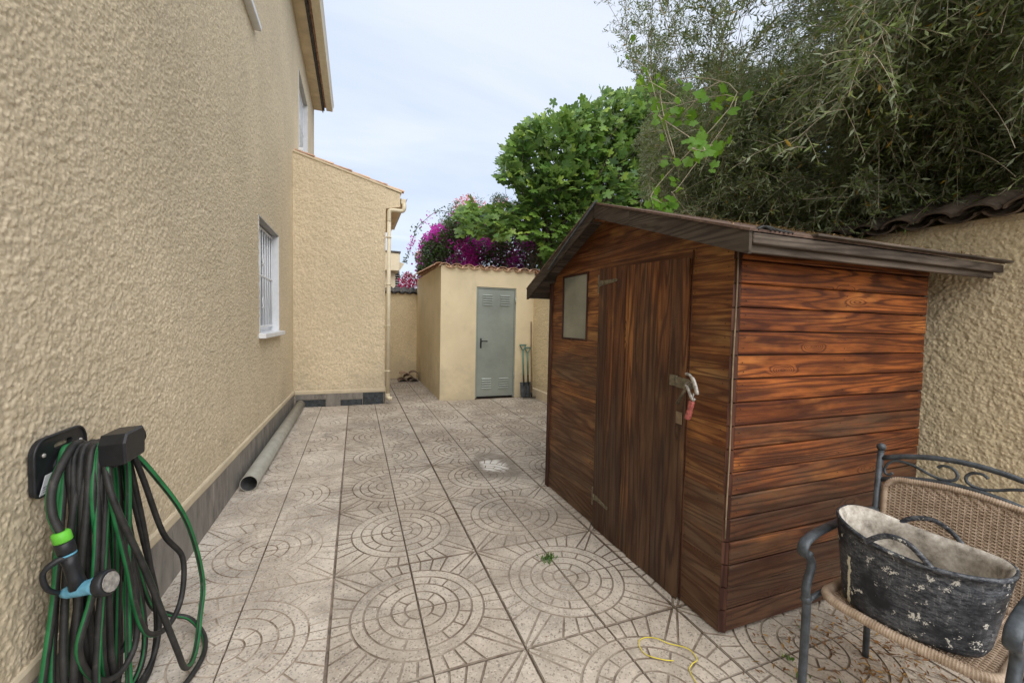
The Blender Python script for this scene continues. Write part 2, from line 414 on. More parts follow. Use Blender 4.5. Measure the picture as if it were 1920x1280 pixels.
m_wpost = wood('shed_corner_post', 'Z', (.13, .050, .030), (.045, .018, .012), (.06, .04, .03), (0, .3), .3, .6, gmix=.3)
m_wgreyx = wood('weathered_eave_board', 'X', (.15, .10, .07), (.045, .032, .024), (.15, .12, .095), (1, 3), 2.0, .8, gmix=.9)
m_wgreyy = wood('weathered_fascia', 'Y', (.13, .088, .06), (.04, .028, .02), (.085, .068, .052), (1, 3), 2.0, .8, gmix=.85)
m_felt = plain('roof_boarding', (.13, .085, .065), .9, var=.5, scale=25, bump=.003)
m_rust = plain('rusty_strap', (.17, .145, .10), .6, metal=.4, var=.5, scale=40, bump=.001)
m_rustd = plain('nail_rust', (.05, .03, .02), .7)
m_steel = plain('scuffed_steel', (.42, .40, .37), .5, metal=.4, var=.5, scale=60)
m_redgrip = plain('worn_red_grip', (.36, .10, .085), .5, var=.5, scale=90)
m_woodhandle = plain('handle_wood', (.22, .16, .10), .8, var=.35, scale=20)
m_teal = plain('teal_plastic', (.13, .25, .21), .5, var=.25)
m_paneshed = Mat('cloudy_acrylic', .22, .5); 
_n = m_paneshed.noise(m_paneshed.pos(), 3, 4, .6); m_paneshed.color(m_paneshed.ramp(_n, [(.3, (.16, .17, .14)), (.7, (.27, .275, .23))])); m_paneshed = m_paneshed.m
m_ground = plain('bare_earth', (.12, .095, .065), .95, var=.4, scale=3)
m_bed = plain('joint_grime', (.27, .215, .17), .95, var=.5, scale=20)
def groovemat(name, dark, pale, lo, hi):
    M = Mat(name, .95, .1); p = M.pos(); n = M.math('ADD', M.math('MULTIPLY', M.noise(p, 1.6, 4, .6), .6), M.math('MULTIPLY', M.noise(p, 14, 4, .7), .4))
    M.color(M.ramp(n, [(lo, dark), (hi, pale)])); return M.m
m_groove = groovemat('groove_grime', (.17, .128, .096), (.37, .32, .265), .40, .57)
m_groovel = groovemat('groove_grime_light', (.20, .15, .11), (.46, .39, .32), .40, .52)
m_pave = paving('pressed_paving', (.47, .415, .35))
m_pavel = paving('worn_paving', (.55, .49, .42), 1)

# ------------------------------------------------------------------ ground and paving
TS, GX, GY = 0.4, -0.108, 1.583         # tile size and the joint crossing they are counted from
gr = struct(obj('ground', MB().add([(-300,-300,-.06),(300,-300,-.06),(300,300,-.06),(-300,300,-.06)], [(0,1,2,3)]), m_ground))
bed = MB().box(-.93, 3.6, -.83, 7.4, -.055, -.018).box(.2, 1.6, 7.4, 10.5, -.055, -.018)
pave = struct(obj('paved_yard', bed, m_bed))
def tile_mesh(name, top, dirt, depth, s0, s1):
    H = TS - .005; R = [.0, .068, .13, .194, .256, .315]
    mb = MB(); mb.box(.0025, H+.0, .0025, H+.0, -.03, -depth, 1)
    def cell(fn):
        a = fn(s0); b = fn(s1); n = len(a)
        vs = [(x, y, -depth) for x, y in a] + [(x, y, -.0002 - random.random() * .0008) for x, y in b]
        o = len(mb.v)
        mb.add(vs, [(i, (i+1) % n, n+(i+1) % n, n+i) for i in range(n)], 1); mb.f.append(tuple(o+q_ for q_ in range(n, 2*n))); mb.m.append(0); mb.sm.append(False)
    def sector(r0, r1, a0, a1, seg):
        def fn(s):
            out_ = []; ra, rb = r0 + (s if r0 > 0 else 0), r1 - s
            for r_, rev in ((rb, 0), (ra, 1)):
                if r_ <= 0 or r0 == 0 and rev: out_.append((.0015 + s, .0015 + s)); continue
                d0 = s / r_; A = np.linspace(a0 + d0, a1 - d0, seg + 1)
                if rev: A = A[::-1]
                out_ += [(r_*math.cos(q), r_*math.sin(q)) for q in A]
            return [(max(x, .0015), max(y, .0015)) for x, y in out_]
        cell(fn)
    def edge(a, s):
        h = H - s * .6
        x, y = math.cos(a), math.sin(a); k = h / max(x, y); return (x*k, y*k)
    q = PI / 2
    sector(0, R[1], 0, q, 6)
    sector(R[1], R[2], 0, q/2, 5); sector(R[1], R[2], q/2, q, 5)
    sector(R[2], R[3], 0, q, 12)
    for k in range(4): sector(R[3], R[4], q*k/4, q*(k+1)/4, 4)
    sector(R[4], R[5], 0, q, 16)
    angs = [0, 9, 19, 29, 40, 50, 61, 71, 81, 90]
    for a0, a1 in zip(angs, angs[1:]):
        a0, a1 = math.radians(a0), math.radians(a1)
        def fn(s, a0=a0, a1=a1):
            r_ = R[5] + s; d0 = s / r_; A = np.linspace(a1 - d0, a0 + d0, 4)
            out_ = [(r_*math.cos(t), r_*math.sin(t)) for t in A]
            d1 = s / .42; e0, e1 = a0 + d1, a1 - d1
            # the three middle cells lean to the tile corner
            def lean(a):
                if math.radians(38) < a < math.radians(52): return a + (PI/4 - a) * .75
                return a
            e0 = lean(a0) + d1; e1 = lean(a1) - d1
            o2 = [edge(e0, s)]
            if e0 < PI/4 < e1: o2.append((H - s*.6, H - s*.6))
            o2.append(edge(e1, s))
            res = out_ + o2
            return [(max(x, .0015 + s*.6), max(y, .0015 + s*.6)) for x, y in res]
        cell(fn)
    return mesh_of(name, mb, [top, dirt])
tm_main = [tile_mesh('tile', m_pave, m_groove, .006, .0034, .0050) for _ in range(2)]
tm_left = tile_mesh('tile', m_pavel, m_groovel, .0036, .0026, .0040)
def cover(i, j):
    x0 = GX + i*TS; y0 = GY + j*TS; cx, cy = x0 + TS/2, y0 + TS/2
    if cy < 7.25: return x0 > -1.0 and x0 < 3.35 and y0 > -.83
    return .40 < cx < 1.6 and cy < 10.35
for i in range(-2, 9):
    for j in range(-6, 22):
        if not cover(i, j): continue
        # circle centres: x joints 1,3,5.. (and -1 for the left strip), y joints 1,3,5..
        cxj = i if i % 2 else i + 1; cyj = j if j % 2 else j + 1
        k = {(0, 0): 0, (1, 0): 1, (1, 1): 2, (0, 1): 3}[(1 if cxj > i else 0, 1 if cyj > j else 0)]
        me = tm_left if i < 0 else random.choice(tm_main)
        o = bpy.data.objects.new('tile', me); COL.objects.link(o); o.parent = pave
        cx, cy = GX + (i+.5)*TS, GY + (j+.5)*TS
        off = Vector((-TS/2, -TS/2, 0)); off.rotate(Matrix.Rotation(k*PI/2, 3, 'Z'))
        o.location = (cx + off.x, cy + off.y, random.uniform(-.0015, .0008) + (.001 if i < 0 else 0))
        o.rotation_euler = (random.uniform(-.0015, .0015), random.uniform(-.0015, .0015), k*PI/2 + random.uniform(-.002, .002))

# ------------------------------------------------------------------ relief for rough-cast walls
def heightmap(n, cell, pitch, seed):
    r = np.random.default_rng(seed); m_ = int((n*cell/pitch)**2); H = np.zeros((n, n)); X = r.uniform(0, n, m_); Y = r.uniform(0, n, m_)
    R_ = r.uniform(.55, 1.05, m_) * pitch / cell; A = R_ * cell / pitch * r.uniform(.6, 1.1, m_); k = int(pitch / cell) + 1
    for dx in range(-k, k+1):
        for dy in range(-k, k+1):
            xi = np.floor(X).astype(int) + dx; yi = np.floor(Y).astype(int) + dy
            v = A * (1 - ((xi - X)**2 + ((yi - Y)*1.15)**2) / R_**2); ok = v > 0
            np.maximum.at(H, (yi[ok] % n, xi[ok] % n), v[ok])
    f = np.fft.fftfreq(n, cell); FX, FY = np.meshgrid(f, f); kk = np.hypot(FX, FY)
    b = np.real(np.fft.ifft2(np.fft.fft2(r.standard_normal((n, n))) * np.exp(-((kk - 14) / 8)**2)))
    return H + b / b.std() * .10
HM = heightmap(1400, .003, .0088, 3)
def samp(u, v):
    n = HM.shape[0]; x = (u / .003) % n; y = (v / .003) % n
    x0 = x.astype(int); y0 = y.astype(int); fx = x - x0; fy = y - y0; x1 = (x0+1) % n; y1 = (y0+1) % n; x0 %= n; y0 %= n
    return (HM[y0,x0]*(1-fx)+HM[y0,x1]*fx)*(1-fy)+(HM[y1,x0]*(1-fx)+HM[y1,x1]*fx)*fy
def relief(name, us, vs, fn, holes, amp, mat):
    """us, vs: grid lines; fn(U, V, H) -> XYZ arrays; holes: (u0,u1,v0,v1)"""
    us = np.array(us, float); vs = np.array(vs, float)
    for (u0,u1,v0,v1) in holes:
        for a in (u0, u1):
            if us[0] < a < us[-1]: us[np.argmin(abs(us-a))] = a
        for a in (v0, v1):
            if vs[0] < a < vs[-1]: vs[np.argmin(abs(vs-a))] = a
    U, V = np.meshgrid(us, vs); P = fn(U, V, samp(U, V) * amp)
    nu, nv = len(us), len(vs); idx = np.arange(nu*nv).reshape(nv, nu)
    F = np.stack([idx[:-1,:-1], idx[:-1,1:], idx[1:,1:], idx[1:,:-1]], -1)
    uc = (us[:-1]+us[1:])/2; vc = (vs[:-1]+vs[1:])/2; UC, VC = np.meshgrid(uc, vc); keep = np.ones(UC.shape, bool)
    for (u0,u1,v0,v1) in holes: keep &= ~((UC>u0)&(UC<u1)&(VC>v0)&(VC<v1))
    return mesh_np(name, np.stack(P, -1).reshape(-1,3), F[keep], mat, smooth=True)

# ------------------------------------------------------------------ house on the left
WX = -.91; YR = 7.2; YE = 10.65; ZE = 6.12
house = thing('house', 'cream rough-cast two-storey house filling the left side, with white barred windows and a downpipe', 'house', (-.91, 3.5, 0))
def ledge_z(y): return .30 + (.205 - .30) * min(1, max(0, (y - 2.3) / 4.9))
W1 = (4.80, 5.92, 1.235, 2.41); W0 = (3.3, 4.60, 4.14, 5.25); W2 = (7.95, 9.25, 4.25, 5.55)
ys = [-.6]
while ys[-1] < YR: ys.append(ys[-1] + max(.0055, .0034 * abs(ys[-1])))
ys[-1] = YR
zs = list(np.arange(.21, 2.9, .0064)) + list(np.arange(2.9, ZE, .011)) + [ZE]
rel = relief('wall', ys, zs, lambda U, V, H: (WX + .000 + H, U, V), [W1, W0], .0058, m_wall_rel)
hw = obj('wall', rel, None, house)
core = MB()
core.box(-7, WX - .24, -1.2, YE, 0, ZE)                        # body behind the face
core.box(WX - .24, WX - .02, -1.2, YR, 0, .24)
core.box(WX - .24, WX, YR + .0, YE, 3.0, W2[2]); core.box(WX - .24, WX, YR, YE, W2[3], ZE)
core.box(WX - .24, WX, YR, W2[0], W2[2], W2[3]); core.box(WX - .24, WX, W2[1], YE, W2[2], W2[3])
core.box(WX - .24, WX, -1.2, -.6, .24, ZE)
obj('wall', core, m_wall, house)
def window(Wn, bars, shutter=False):
    y0, y1, z0, z1 = Wn; d = .12
    # reveal lining
    rvs = [MB().box(WX-.235, WX+.004, y0-.010, y0+.004, z0-.010, z1-.004), MB().box(WX-.235, WX+.004, y1-.004, y1+.010, z0-.010, z1-.004)]
    lt = MB().box(WX-.235, WX+.003, y0-.010, y1+.010, z1-.0035, z1+.010)
    fr = MB(); x0, x1 = WX-.185, WX-.14; t = .05
    fr.box(x0, x1, y0, y0+t, z0, z1, b=.004).box(x0, x1, y1-t, y1, z0, z1, b=.004).box(x0, x1, y0+t, y1-t, z1-t, z1, b=.004).box(x0, x1, y0+t, y1-t, z0, z0+t, b=.004)
    fr.box(x0+.003, x1-.003, (y0+y1)/2-.025, (y0+y1)/2+.025, z0+t, z1-t)
    wf = obj('window', fr, m_white, house)
    [obj('reveal', rv, m_white, wf) for rv in rvs]; obj('lintel', lt, m_grey, wf)
    obj('pane', MB().box(WX-.165, WX-.16, y0+t, y1-t, z0+t, z1-t), m_glass, wf)
    sh = MB(); nsl = int((z1-z0)/.045)
    for k in range(nsl): zc = z0 + (k+.5)*(z1-z0)/nsl; sh.box(WX-.222, WX-.208, y0, y1, zc-.02, zc+.02, b=.003)
    stuff(obj('shutter', sh, m_shutter, wf))
    sill = MB().box(WX-.185, WX+.065, y0-.05, y1+.05, z0-.05, z0, b=.005)
    obj('sill', sill, m_white, wf)
    if bars:
        g = obj('grille', MB().box(WX-.082, WX-.062, y0+.01, y1-.01, z0+.05, z0+.075, b=.002).box(WX-.082, WX-.062, y0+.01, y1-.01, z1-.05, z1-.03, b=.002)
                .box(WX-.082, WX-.062, y0+.01, y1-.01, z0+(z1-z0)*.52, z0+(z1-z0)*.52+.018, b=.002), m_white, wf)
        for k in range(bars):
            y = y0 + .04 + (y1-y0-.08) * k/(bars-1)
            obj('bar', MB().tube([(WX-.072, y, z0+.06), (WX-.072, y, z1-.035)], .0075, 8), m_white, wf)
        for zc in (z0 + .3, z0 + .78):
            sc = MB()
            for sgn in (1, -1):
                c = [(WX-.068, (y0+y1)/2 + sgn*.05*math.sin(t_)*(1-.3*t_/6), zc + .02*t_*1.0 - .06 + .03*math.cos(t_)) for t_ in np.linspace(0, 6, 26)]
                sc.tube(c, .005, 6)
            obj('scroll', sc, m_white, wf)
    return wf
window(W1, 9); window(W0, 9); window(W2, 9)
# moulded plaster ledge over the plinth, following the fall of the yard
lg = MB(); prof = [(.0, .062), (.009, .058), (.015, .048), (.015, .010), (.011, 0.0), (.0, 0.0)]
st = list(np.linspace(-1.2, YR - .0, 60))
def ledge_run(mb, pts, zf, nrm):
    n = len(prof); vs = []; fs = []
    for p in pts:
        w_ = random.uniform(-.0015, .0015)
        for d, h in prof: vs.append((p[0] + nrm[0]*(d + w_), p[1] + nrm[1]*(d + w_), zf(p) + h))
    for i in range(len(pts)-1):
        for k in range(n): fs.append((i*n+k, i*n+(k+1) % n, (i+1)*n+(k+1) % n, (i+1)*n+k))
    fs = [tuple(reversed(f)) for f in fs]
    mb.add(vs, fs, 0)
ledge_run(lg, [(WX, y) for y in st], lambda p: ledge_z(p[1]), (1, 0))
obj('ledge', lg, m_ledge, house)
y = -1.0
while y < YR - .02:
    y1 = min(YR - .012, y + .33 + random.uniform(-.004, .004)); zt = ledge_z((y+y1)/2)
    x1 = WX + .009 + random.uniform(0, .003)
    mb = MB().prism([(y+.003, 0.0), (y1-.003, 0.0), (y1-.003, zt+.004), (y+.003, zt+.004)], lambda u, v, d: (WX-.018+d, u, v), x1 - (WX-.018), .002)
    obj('plinth_tile', mb, m_plinth, house); y = y1
# side extension with lean-to roof
ex = MB(); ZL, ZRr = 3.93, 3.50; XE = .45; XV = .69
def roofz(x): return ZL + (ZRr - ZL) * (x - WX) / (XV - WX)
exr_u = np.arange(WX, XE + .001, .010); exr_u[-1] = XE
exr_v = np.linspace(.0, 1.0, 300)
def exf(U, V, H):
    zt = roofz(U) - .0; Z = .215 + (zt - .215) * V
    Hh = samp(U*.5, Z*.5) * .009
    return (U, YR - .002 - Hh, Z)
obj('wall', relief('wall', exr_u, exr_v, exf, [], .003, m_wall_rel), None, house)
# eave box beyond the corner, and the flank
eb = MB(); eb.prism([(XE, 3.21), (XV, 3.26), (XV, ZRr), (XE, roofz(XE))], lambda u, v, d: (u, YR - d, v), .004)
obj('wall', MB().prism([(WX-.1, 0), (XE-.001, 0), (XE-.001, 3.21), (XE-.001, roofz(XE)-.01), (WX-.1, ZL)], lambda u, v, d: (u, YE - d, v), YE - YR - .004), m_wall, house)
vb = MB().prism([(XE, 3.22), (XV-.01, 3.27), (XV-.01, ZRr-.01), (XE, roofz(XE)-.012)], lambda u, v, d: (u, 7.42 - d, v), .222)
obj('eave_box', vb, m_wall, house)
sf = MB().prism([(XE, 3.22), (XV, 3.27), (XV, 3.30), (XE, 3.25)], lambda u, v, d: (u, 9.3 - d, v), 1.87); sf.box(XV-.02, XV, 7.42, 9.3, 3.302, 3.44)
obj('soffit', sf, m_soffit, house)
rt = MB().prism([(WX-.05, ZL+.002), (XV+.01, ZRr-.004), (XV+.01, ZRr+.022), (WX-.05, ZL+.03)], lambda u, v, d: (u, 9.35 - d, v), 9.35 - YR + .02)
obj('roof', rt, m_ledge, house)
for k in range(6):
    u0 = WX + .02 + k*.27; u1 = u0 + .285
    P0 = (u0, 7.225, roofz(u0) + .038); P1 = (u1, 7.225, roofz(u1) + .050)
    mb = MB(); arc = [(math.cos(a), math.sin(a)) for a in np.linspace(0, PI, 9)]
    vs = []
    for P, r_ in ((P0, .055), (P1, .068)):
        for c_, s_ in arc: vs.append((P[0], P[1] + c_*r_*.9 + .03, P[2] - .012 + s_*r_*.55))
        for c_, s_ in reversed(arc): vs.append((P[0], P[1] + c_*(r_-.012)*.9 + .03, P[2] - .012 + s_*(r_-.012)*.55))
    n_ = 18; mb.add(vs, [(i, (i+1) % n_, n_+(i+1) % n_, n_+i) for i in range(n_)] + [tuple(range(n_)), tuple(reversed(range(n_, 2*n_)))])
    obj('roof_tile', mb, m_claypale if k % 2 else m_clay, house)
def gutter(mb, x0, x1, z0, z1, ya, yb):
    pr = [(x0, z1), (x0, z0), (x1-.03, z0), (x1, z1), (x1+.008, z1), (x1+.008, z1-.006), (x1-.0, z1-.02), (x1-.028, z0-.006), (x0-.006, z0-.006), (x0-.006, z1)]
    n = len(pr); vs = [(a, ya, b) for a, b in pr] + [(a, yb, b) for a, b in pr]
    mb.add(vs, [(i, n+i, n+(i+1) % n, (i+1) % n) for i in range(n)])
    mb.box(x0, x1-.015, ya, ya+.004, z0, z1-.01); mb.box(x0, x1-.015, yb-.004, yb, z0, z1-.01)
g1 = MB(); gutter(g1, XV+.004, XV+.095, 3.325, 3.415, 7.19, 9.3); obj('gutter', g1, m_cream, house)
dp = MB(); xd = XE + .05; yd = YR - .035
dp.tube(spline([(XV+.05, yd+.03, 3.325), (XV+.05, yd, 3.25), (XV+.03, yd, 3.205), (XV-.02, yd, 3.195), (xd+.06, yd, 3.195), (xd+.012, yd, 3.18), (xd, yd, 3.13), (xd, yd, 3.0)], 5), .033, 12)
dp.tube([(xd, yd, 3.0), (xd, yd, .17)], .033, 12)
dp.tube(spline([(xd, yd, .17), (xd, yd-.005, .125), (xd+.02, yd-.015, .095), (xd+.07, yd-.03, .088)], 5), .035, 12)
pd = obj('downpipe', dp, m_cream, house)
for z in (2.75, 1.98, 1.3, .55):
    obj('bracket', MB().tube([(xd, yd, z-.012), (xd, yd, z+.012)], .039, 12).box(XE-.012, xd-.02, yd-.005, yd+.02, z-.008, z+.008), m_cream, pd)
lg = MB(); ledge_run(lg, [(x, YR-.002) for x in np.linspace(XE+.022, WX+.02, 20)], lambda p: .2, (0, -1)); obj('ledge', lg, m_ledge, house)
lg = MB(); lg.box(XE-.002, XE+.02, YR-.022, 9.3, .2, .268); obj('ledge', lg, m_ledge, house)
obj('plinth_backing', MB().box(WX, XE, YR-.006, YR+.02, 0, .205).box(XE-.01, XE+.004, YR-.006, 9.3, 0, .2), m_mortar, house)
xx = WX + .02
for wd_, mt, z0, z1 in ((.22, m_plinth, .115, .2), (.19, m_plinth, 0, .2), (.22, m_plinth, .115, .2), (.30, m_slate, 0, .2), (.02, m_plinth, 0, .2)):
    pass
for (a, b, z0, z1, mt) in ((-.87,-.45,.0,.11,m_slate), (-.87,-.62,.118,.2,m_plinth), (-.61,-.45,.118,.2,m_plinth), (-.44,-.24,0,.2,m_plinth), (-.23,.10,0,.09,m_slate), (-.23,-.06,.098,.2,m_plinth), (-.05,.10,.098,.2,m_plinth), (.11,.43,0,.195,m_slate)):
    obj('plinth_tile', MB().prism([(a, z0), (b, z0), (b, z1), (a, z1)], lambda u, v, d: (u, YR-.006-d, v), .010 + random.random()*.003, .002), mt, house)
# main eave
ev = MB().box(-1.5, -.715, -1.2, YE, ZE+.001, ZE+.07); obj('soffit', ev, m_soffit, house)
obj('eave_tiles', MB().box(-7.2, -.64, -1.2, YE-.02, ZE+.075, ZE+.16), m_clay, house)
obj('fascia', MB().box(-.735, -.715, -1.2, YE, ZE-.03, ZE+.0).box(-.712, -.69, -1.2, YE-.02, ZE+.0, ZE+.07), m_claydark, house)
g2 = MB(); gutter(g2, -.645, -.50, ZE+.03, ZE+.15, -1.2, YE); obj('gutter', g2, m_cream, house)
obj('roof', MB().prism([(-8, 8.6), (-8, 8.5), (-.66, ZE+.165), (-.66, ZE+.2)], lambda u, v, d: (u, YE - d, v), YE + 1.2), m_clay, house)

# ------------------------------------------------------------------ curved roof tiles
def barrel(L_, r0, r1, th=.014, seg=8):
    """convex tile along +x, wide end at x=0"""
    mb = MB(); vs = []
    for x, r_ in ((0, r0), (L_, r1)):
        A = np.linspace(.12, PI-.12, seg+1)
        vs += [(x, -math.cos(a)*r_, math.sin(a)*r_*.62) for a in A] + [(x, -math.cos(a)*(r_-th), math.sin(a)*(r_-th)*.62) for a in reversed(A)]
    n = 2*(seg+1); return mb.add(vs, [(i, n+i, n+(i+1) % n, (i+1) % n) for i in range(n)] + [tuple(range(n)), tuple(reversed(range(n, 2*n)))], 0, False)

# ------------------------------------------------------------------ boundary wall on the right
bw_a = math.atan2(3.155 - 3.385, 7.25)            # slight skew of the wall, measured at both ends
def wallx(y): return 3.385 + (3.155 - 3.385) * y / 7.25
def walltop(y): return 1.985 + .03 * (7.25 - y) / 7.25
bw = thing('boundary_wall', 'ochre rough-cast boundary wall behind the shed, capped with dark curved tiles', 'wall', (3.3, 3.5, 0))
by = [-.6]
while by[-1] < 7.25: by.append(by[-1] + (.0068 if -0.2 < by[-1] < 2.2 else .03))
by[-1] = 7.25
bz = np.arange(0, 2.03, .0072)
def bf(U, V, H):
    return (wallx(U) - .002 - samp(U*.72+3.1, V*.72)*.0068, U, V * (walltop(U) / bz[-1]))
o = obj('wall', relief('wall', by, bz, bf, [], .0040, m_bound), None, bw)
o.data.flip_normals()
mb = MB(); mb.add([(wallx(-.6), -.6, 0), (wallx(7.25), 7.25, 0), (wallx(7.25)+.22, 7.25, 0), (wallx(-.6)+.22, -.6, 0),
                   (wallx(-.6), -.6, walltop(-.6)-.002), (wallx(7.25), 7.25, walltop(7.25)-.002), (wallx(7.25)+.22, 7.25, walltop(7.25)-.002), (wallx(-.6)+.22, -.6, walltop(-.6)-.002)],
       [(4,5,6,7), (0,3,2,1), (2,3,7,6), (0,4,7,3), (1,2,6,5)])
mb.add([(wallx(y_)+.004, y_, z_) for y_ in (-.6, 7.25) for z_ in (0, walltop(y_)-.003)], [(0,1,3,2)])
obj('core', mb, m_bound, bw)
obj('footing', MB().add([(wallx(1.0)-.03, 1.0, 0), (wallx(7.24)-.03, 7.24, 0), (wallx(7.24), 7.24, 0), (wallx(1.0), 1.0, 0), (wallx(1.0)-.03, 1.0, .10), (wallx(7.24)-.03, 7.24, .16), (wallx(7.24), 7.24, .18), (wallx(1.0), 1.0, .12)], [(4,5,6,7), (0,4,7,3), (0,1,5,4)][::1] ), m_ledge, bw)
tcov = mesh_of('roof_tile', barrel(.52, .088, .074), m_copi)
tpan = mesh_of('roof_tile', barrel(.52, .086, .074), m_copi)
yy = -.55
while yy < 7.2:
    x = wallx(yy) - .085; zt = walltop(yy) + .012
    for cov in (0, 1):
        o = bpy.data.objects.new('roof_tile', tcov if cov else tpan); link(o, bw)
        o.location = (x + random.uniform(-.012, .012) - (.012 if cov else 0), yy + (.0 if cov else .092), zt + (.035 if cov else .055))
        o.rotation_euler = ((0 if cov else PI), -.40 + random.uniform(-.015, .015), random.uniform(-.02, .02))
    yy += .184
obj('bedding', MB().add([(wallx(-.6)+.0, -.6, walltop(-.6)-.01), (wallx(7.2)+.0, 7.2, walltop(7.2)-.01), (wallx(7.2)+.215, 7.2, walltop(7.2)-.01), (wallx(-.6)+.215, -.6, walltop(-.6)-.01),
    (wallx(-.6)+.0, -.6, walltop(-.6)+.035), (wallx(7.2)+.0, 7.2, walltop(7.2)+.035), (wallx(7.2)+.215, 7.2, walltop(7.2)+.12), (wallx(-.6)+.215, -.6, walltop(-.6)+.12)],
    [(0,3,2,1),(4,5,6,7),(0,1,5,4),(2,3,7,6),(0,4,7,3),(1,2,6,5)][::1]), m_bound, bw)

# back wall at the end of the passage
bk = thing('back_wall', 'low cream wall closing the passage left of the storage room, with grey curved coping tiles', 'wall', (.9, 10.4, 0))
obj('wall', MB().box(.2, 1.55, 10.3, 10.5, -.02, 2.055), m_bound, bk)
obj('bedding', MB().box(.2, 1.55, 10.36, 10.5, 2.056, 2.13), m_mortar, bk)
tb = mesh_of('roof_tile', barrel(.34, .085, .075, .016), m_claydark)
for k in range(7):
    for cov in (0, 1):
        o = bpy.data.objects.new('roof_tile', tb); link(o, bk)
        o.location = (.40 + k*.178 + (0 if cov else .09), 10.22, 2.035 + (.0 if cov else .035)); o.rotation_euler = (PI if not cov else 0, -.42, PI/2)

# ------------------------------------------------------------------ storage room
SX0, SX1, SY0, SY1, SH = 1.385, 3.16, 7.25, 10.3, 2.33
sr = thing('storage_room', 'small cream plastered storage room with a grey metal door and a clay tiled roof edge', 'outbuilding', (2.3, 8.5, 0))
DX0, DX1, DZ = 2.03, 2.795, 2.03
mb = MB().box(SX0, DX0, SY0, SY0+.12, -.02, SH).box(DX1, SX1, SY0, SY0+.12, -.02, SH).box(DX0, DX1, SY0, SY0+.12, DZ, SH)
mb.box(SX0, SX0+.12, SY0+.12, SY1, -.02, SH+.05).box(SX0+.12, SX1+.3, SY0+.12, SY1, SH-.1, SH-.02).box(SX1-.0, SX1+.3, SY0, SY1, 0, SH-.1)
mb.box(SX0+.12, SX1, SY0+.9, SY0+1.0, -.02, SH-.1)
obj('wall', mb, m_store, sr)
df = MB().box(DX0+.002, DX0+.03, SY0+.012, SY0+.05, 0, DZ-.002, b=.003).box(DX1-.03, DX1-.002, SY0+.012, SY0+.05, 0, DZ-.002, b=.003).box(DX0+.03, DX1-.03, SY0+.012, SY0+.05, DZ-.03, DZ-.002, b=.003)
obj('door_frame', df, m_paint_g, sr)
dr = MB().box(DX0+.033, DX1-.033, SY0+.02, SY0+.055, .03, DZ-.033, b=.003)
door = obj('door', dr, m_paint_g, sr)
lv = MB()
for zc in (1.80, .27):
    for xc in (DX0+.215, DX1-.215):
        for k in range(5):
            z = zc + (k-2)*.043
            lv.add([(xc-.095, SY0+.0195, z+.010), (xc+.095, SY0+.0195, z+.010), (xc+.088, SY0+.004, z-.006), (xc-.088, SY0+.004, z-.006), (xc-.095, SY0+.0195, z-.009), (xc+.095, SY0+.0195, z-.009)], [(0,3,2,1), (3,4,5,2), (0,4,3), (1,2,5)])
stuff(obj('louvre', lv, m_paint_g, door))
obj('handle', MB().box(DX0+.085, DX0+.112, SY0+.006, SY0+.0195, .92, 1.10, b=.004).tube([(DX0+.098, SY0+.019, 1.05), (DX0+.098, SY0-.03, 1.05)], .010, 10).tube([(DX0+.092, SY0-.032, 1.05), (DX0+.21, SY0-.032, 1.048)], .010, 10)
    .tube([(DX0+.098, SY0+.012, .97), (DX0+.098, SY0-.004, .97)], .009, 8), m_black, door)
for z in (.35, 1.75): obj('hinge', MB().tube([(DX1-.012, SY0+.004, z), (DX1-.012, SY0+.004, z+.11)], .010, 8), m_paint_g, door)
obj('door_gap', MB().box(DX0+.03, DX1-.03, SY0+.06, SY0+.08, 0, .05), m_pvcin, sr)
tcl = [mesh_of('roof_tile', barrel(.42, .102, .088, .013), mm) for mm in (m_clay, m_claypale)]
for row in range(8):
    for k in range(9):
        for cov in (0, 1):
            if row and not cov and row > 3: continue
            o = bpy.data.objects.new('roof_tile', random.choice(tcl)); link(o, sr)
            o.location = (SX0 + .06 + k*.213 + (0 if cov else .106), SY0 - .045 + row*.36 + random.uniform(-.012, .012), SH + .012 + (.0 if cov else .05) + row*.012 + (.006 if cov else 0))
            o.rotation_euler = (PI if not cov else 0, -.05 + random.uniform(-.01, .01), PI/2 + random.uniform(-.02, .02))
for k in range(8):
    o = bpy.data.objects.new('roof_tile', tcl[k % 2]); link(o, sr)
    o.location = (SX0 - .015, SY0 + .06 + k*.37, SH + .035 + k*.012); o.rotation_euler = (0, -.05, PI/2)
obj('tile_bedding', MB().box(SX0+.004, SX1, SY0+.004, SY0+.09, SH+.001, SH+.045), m_store, sr)

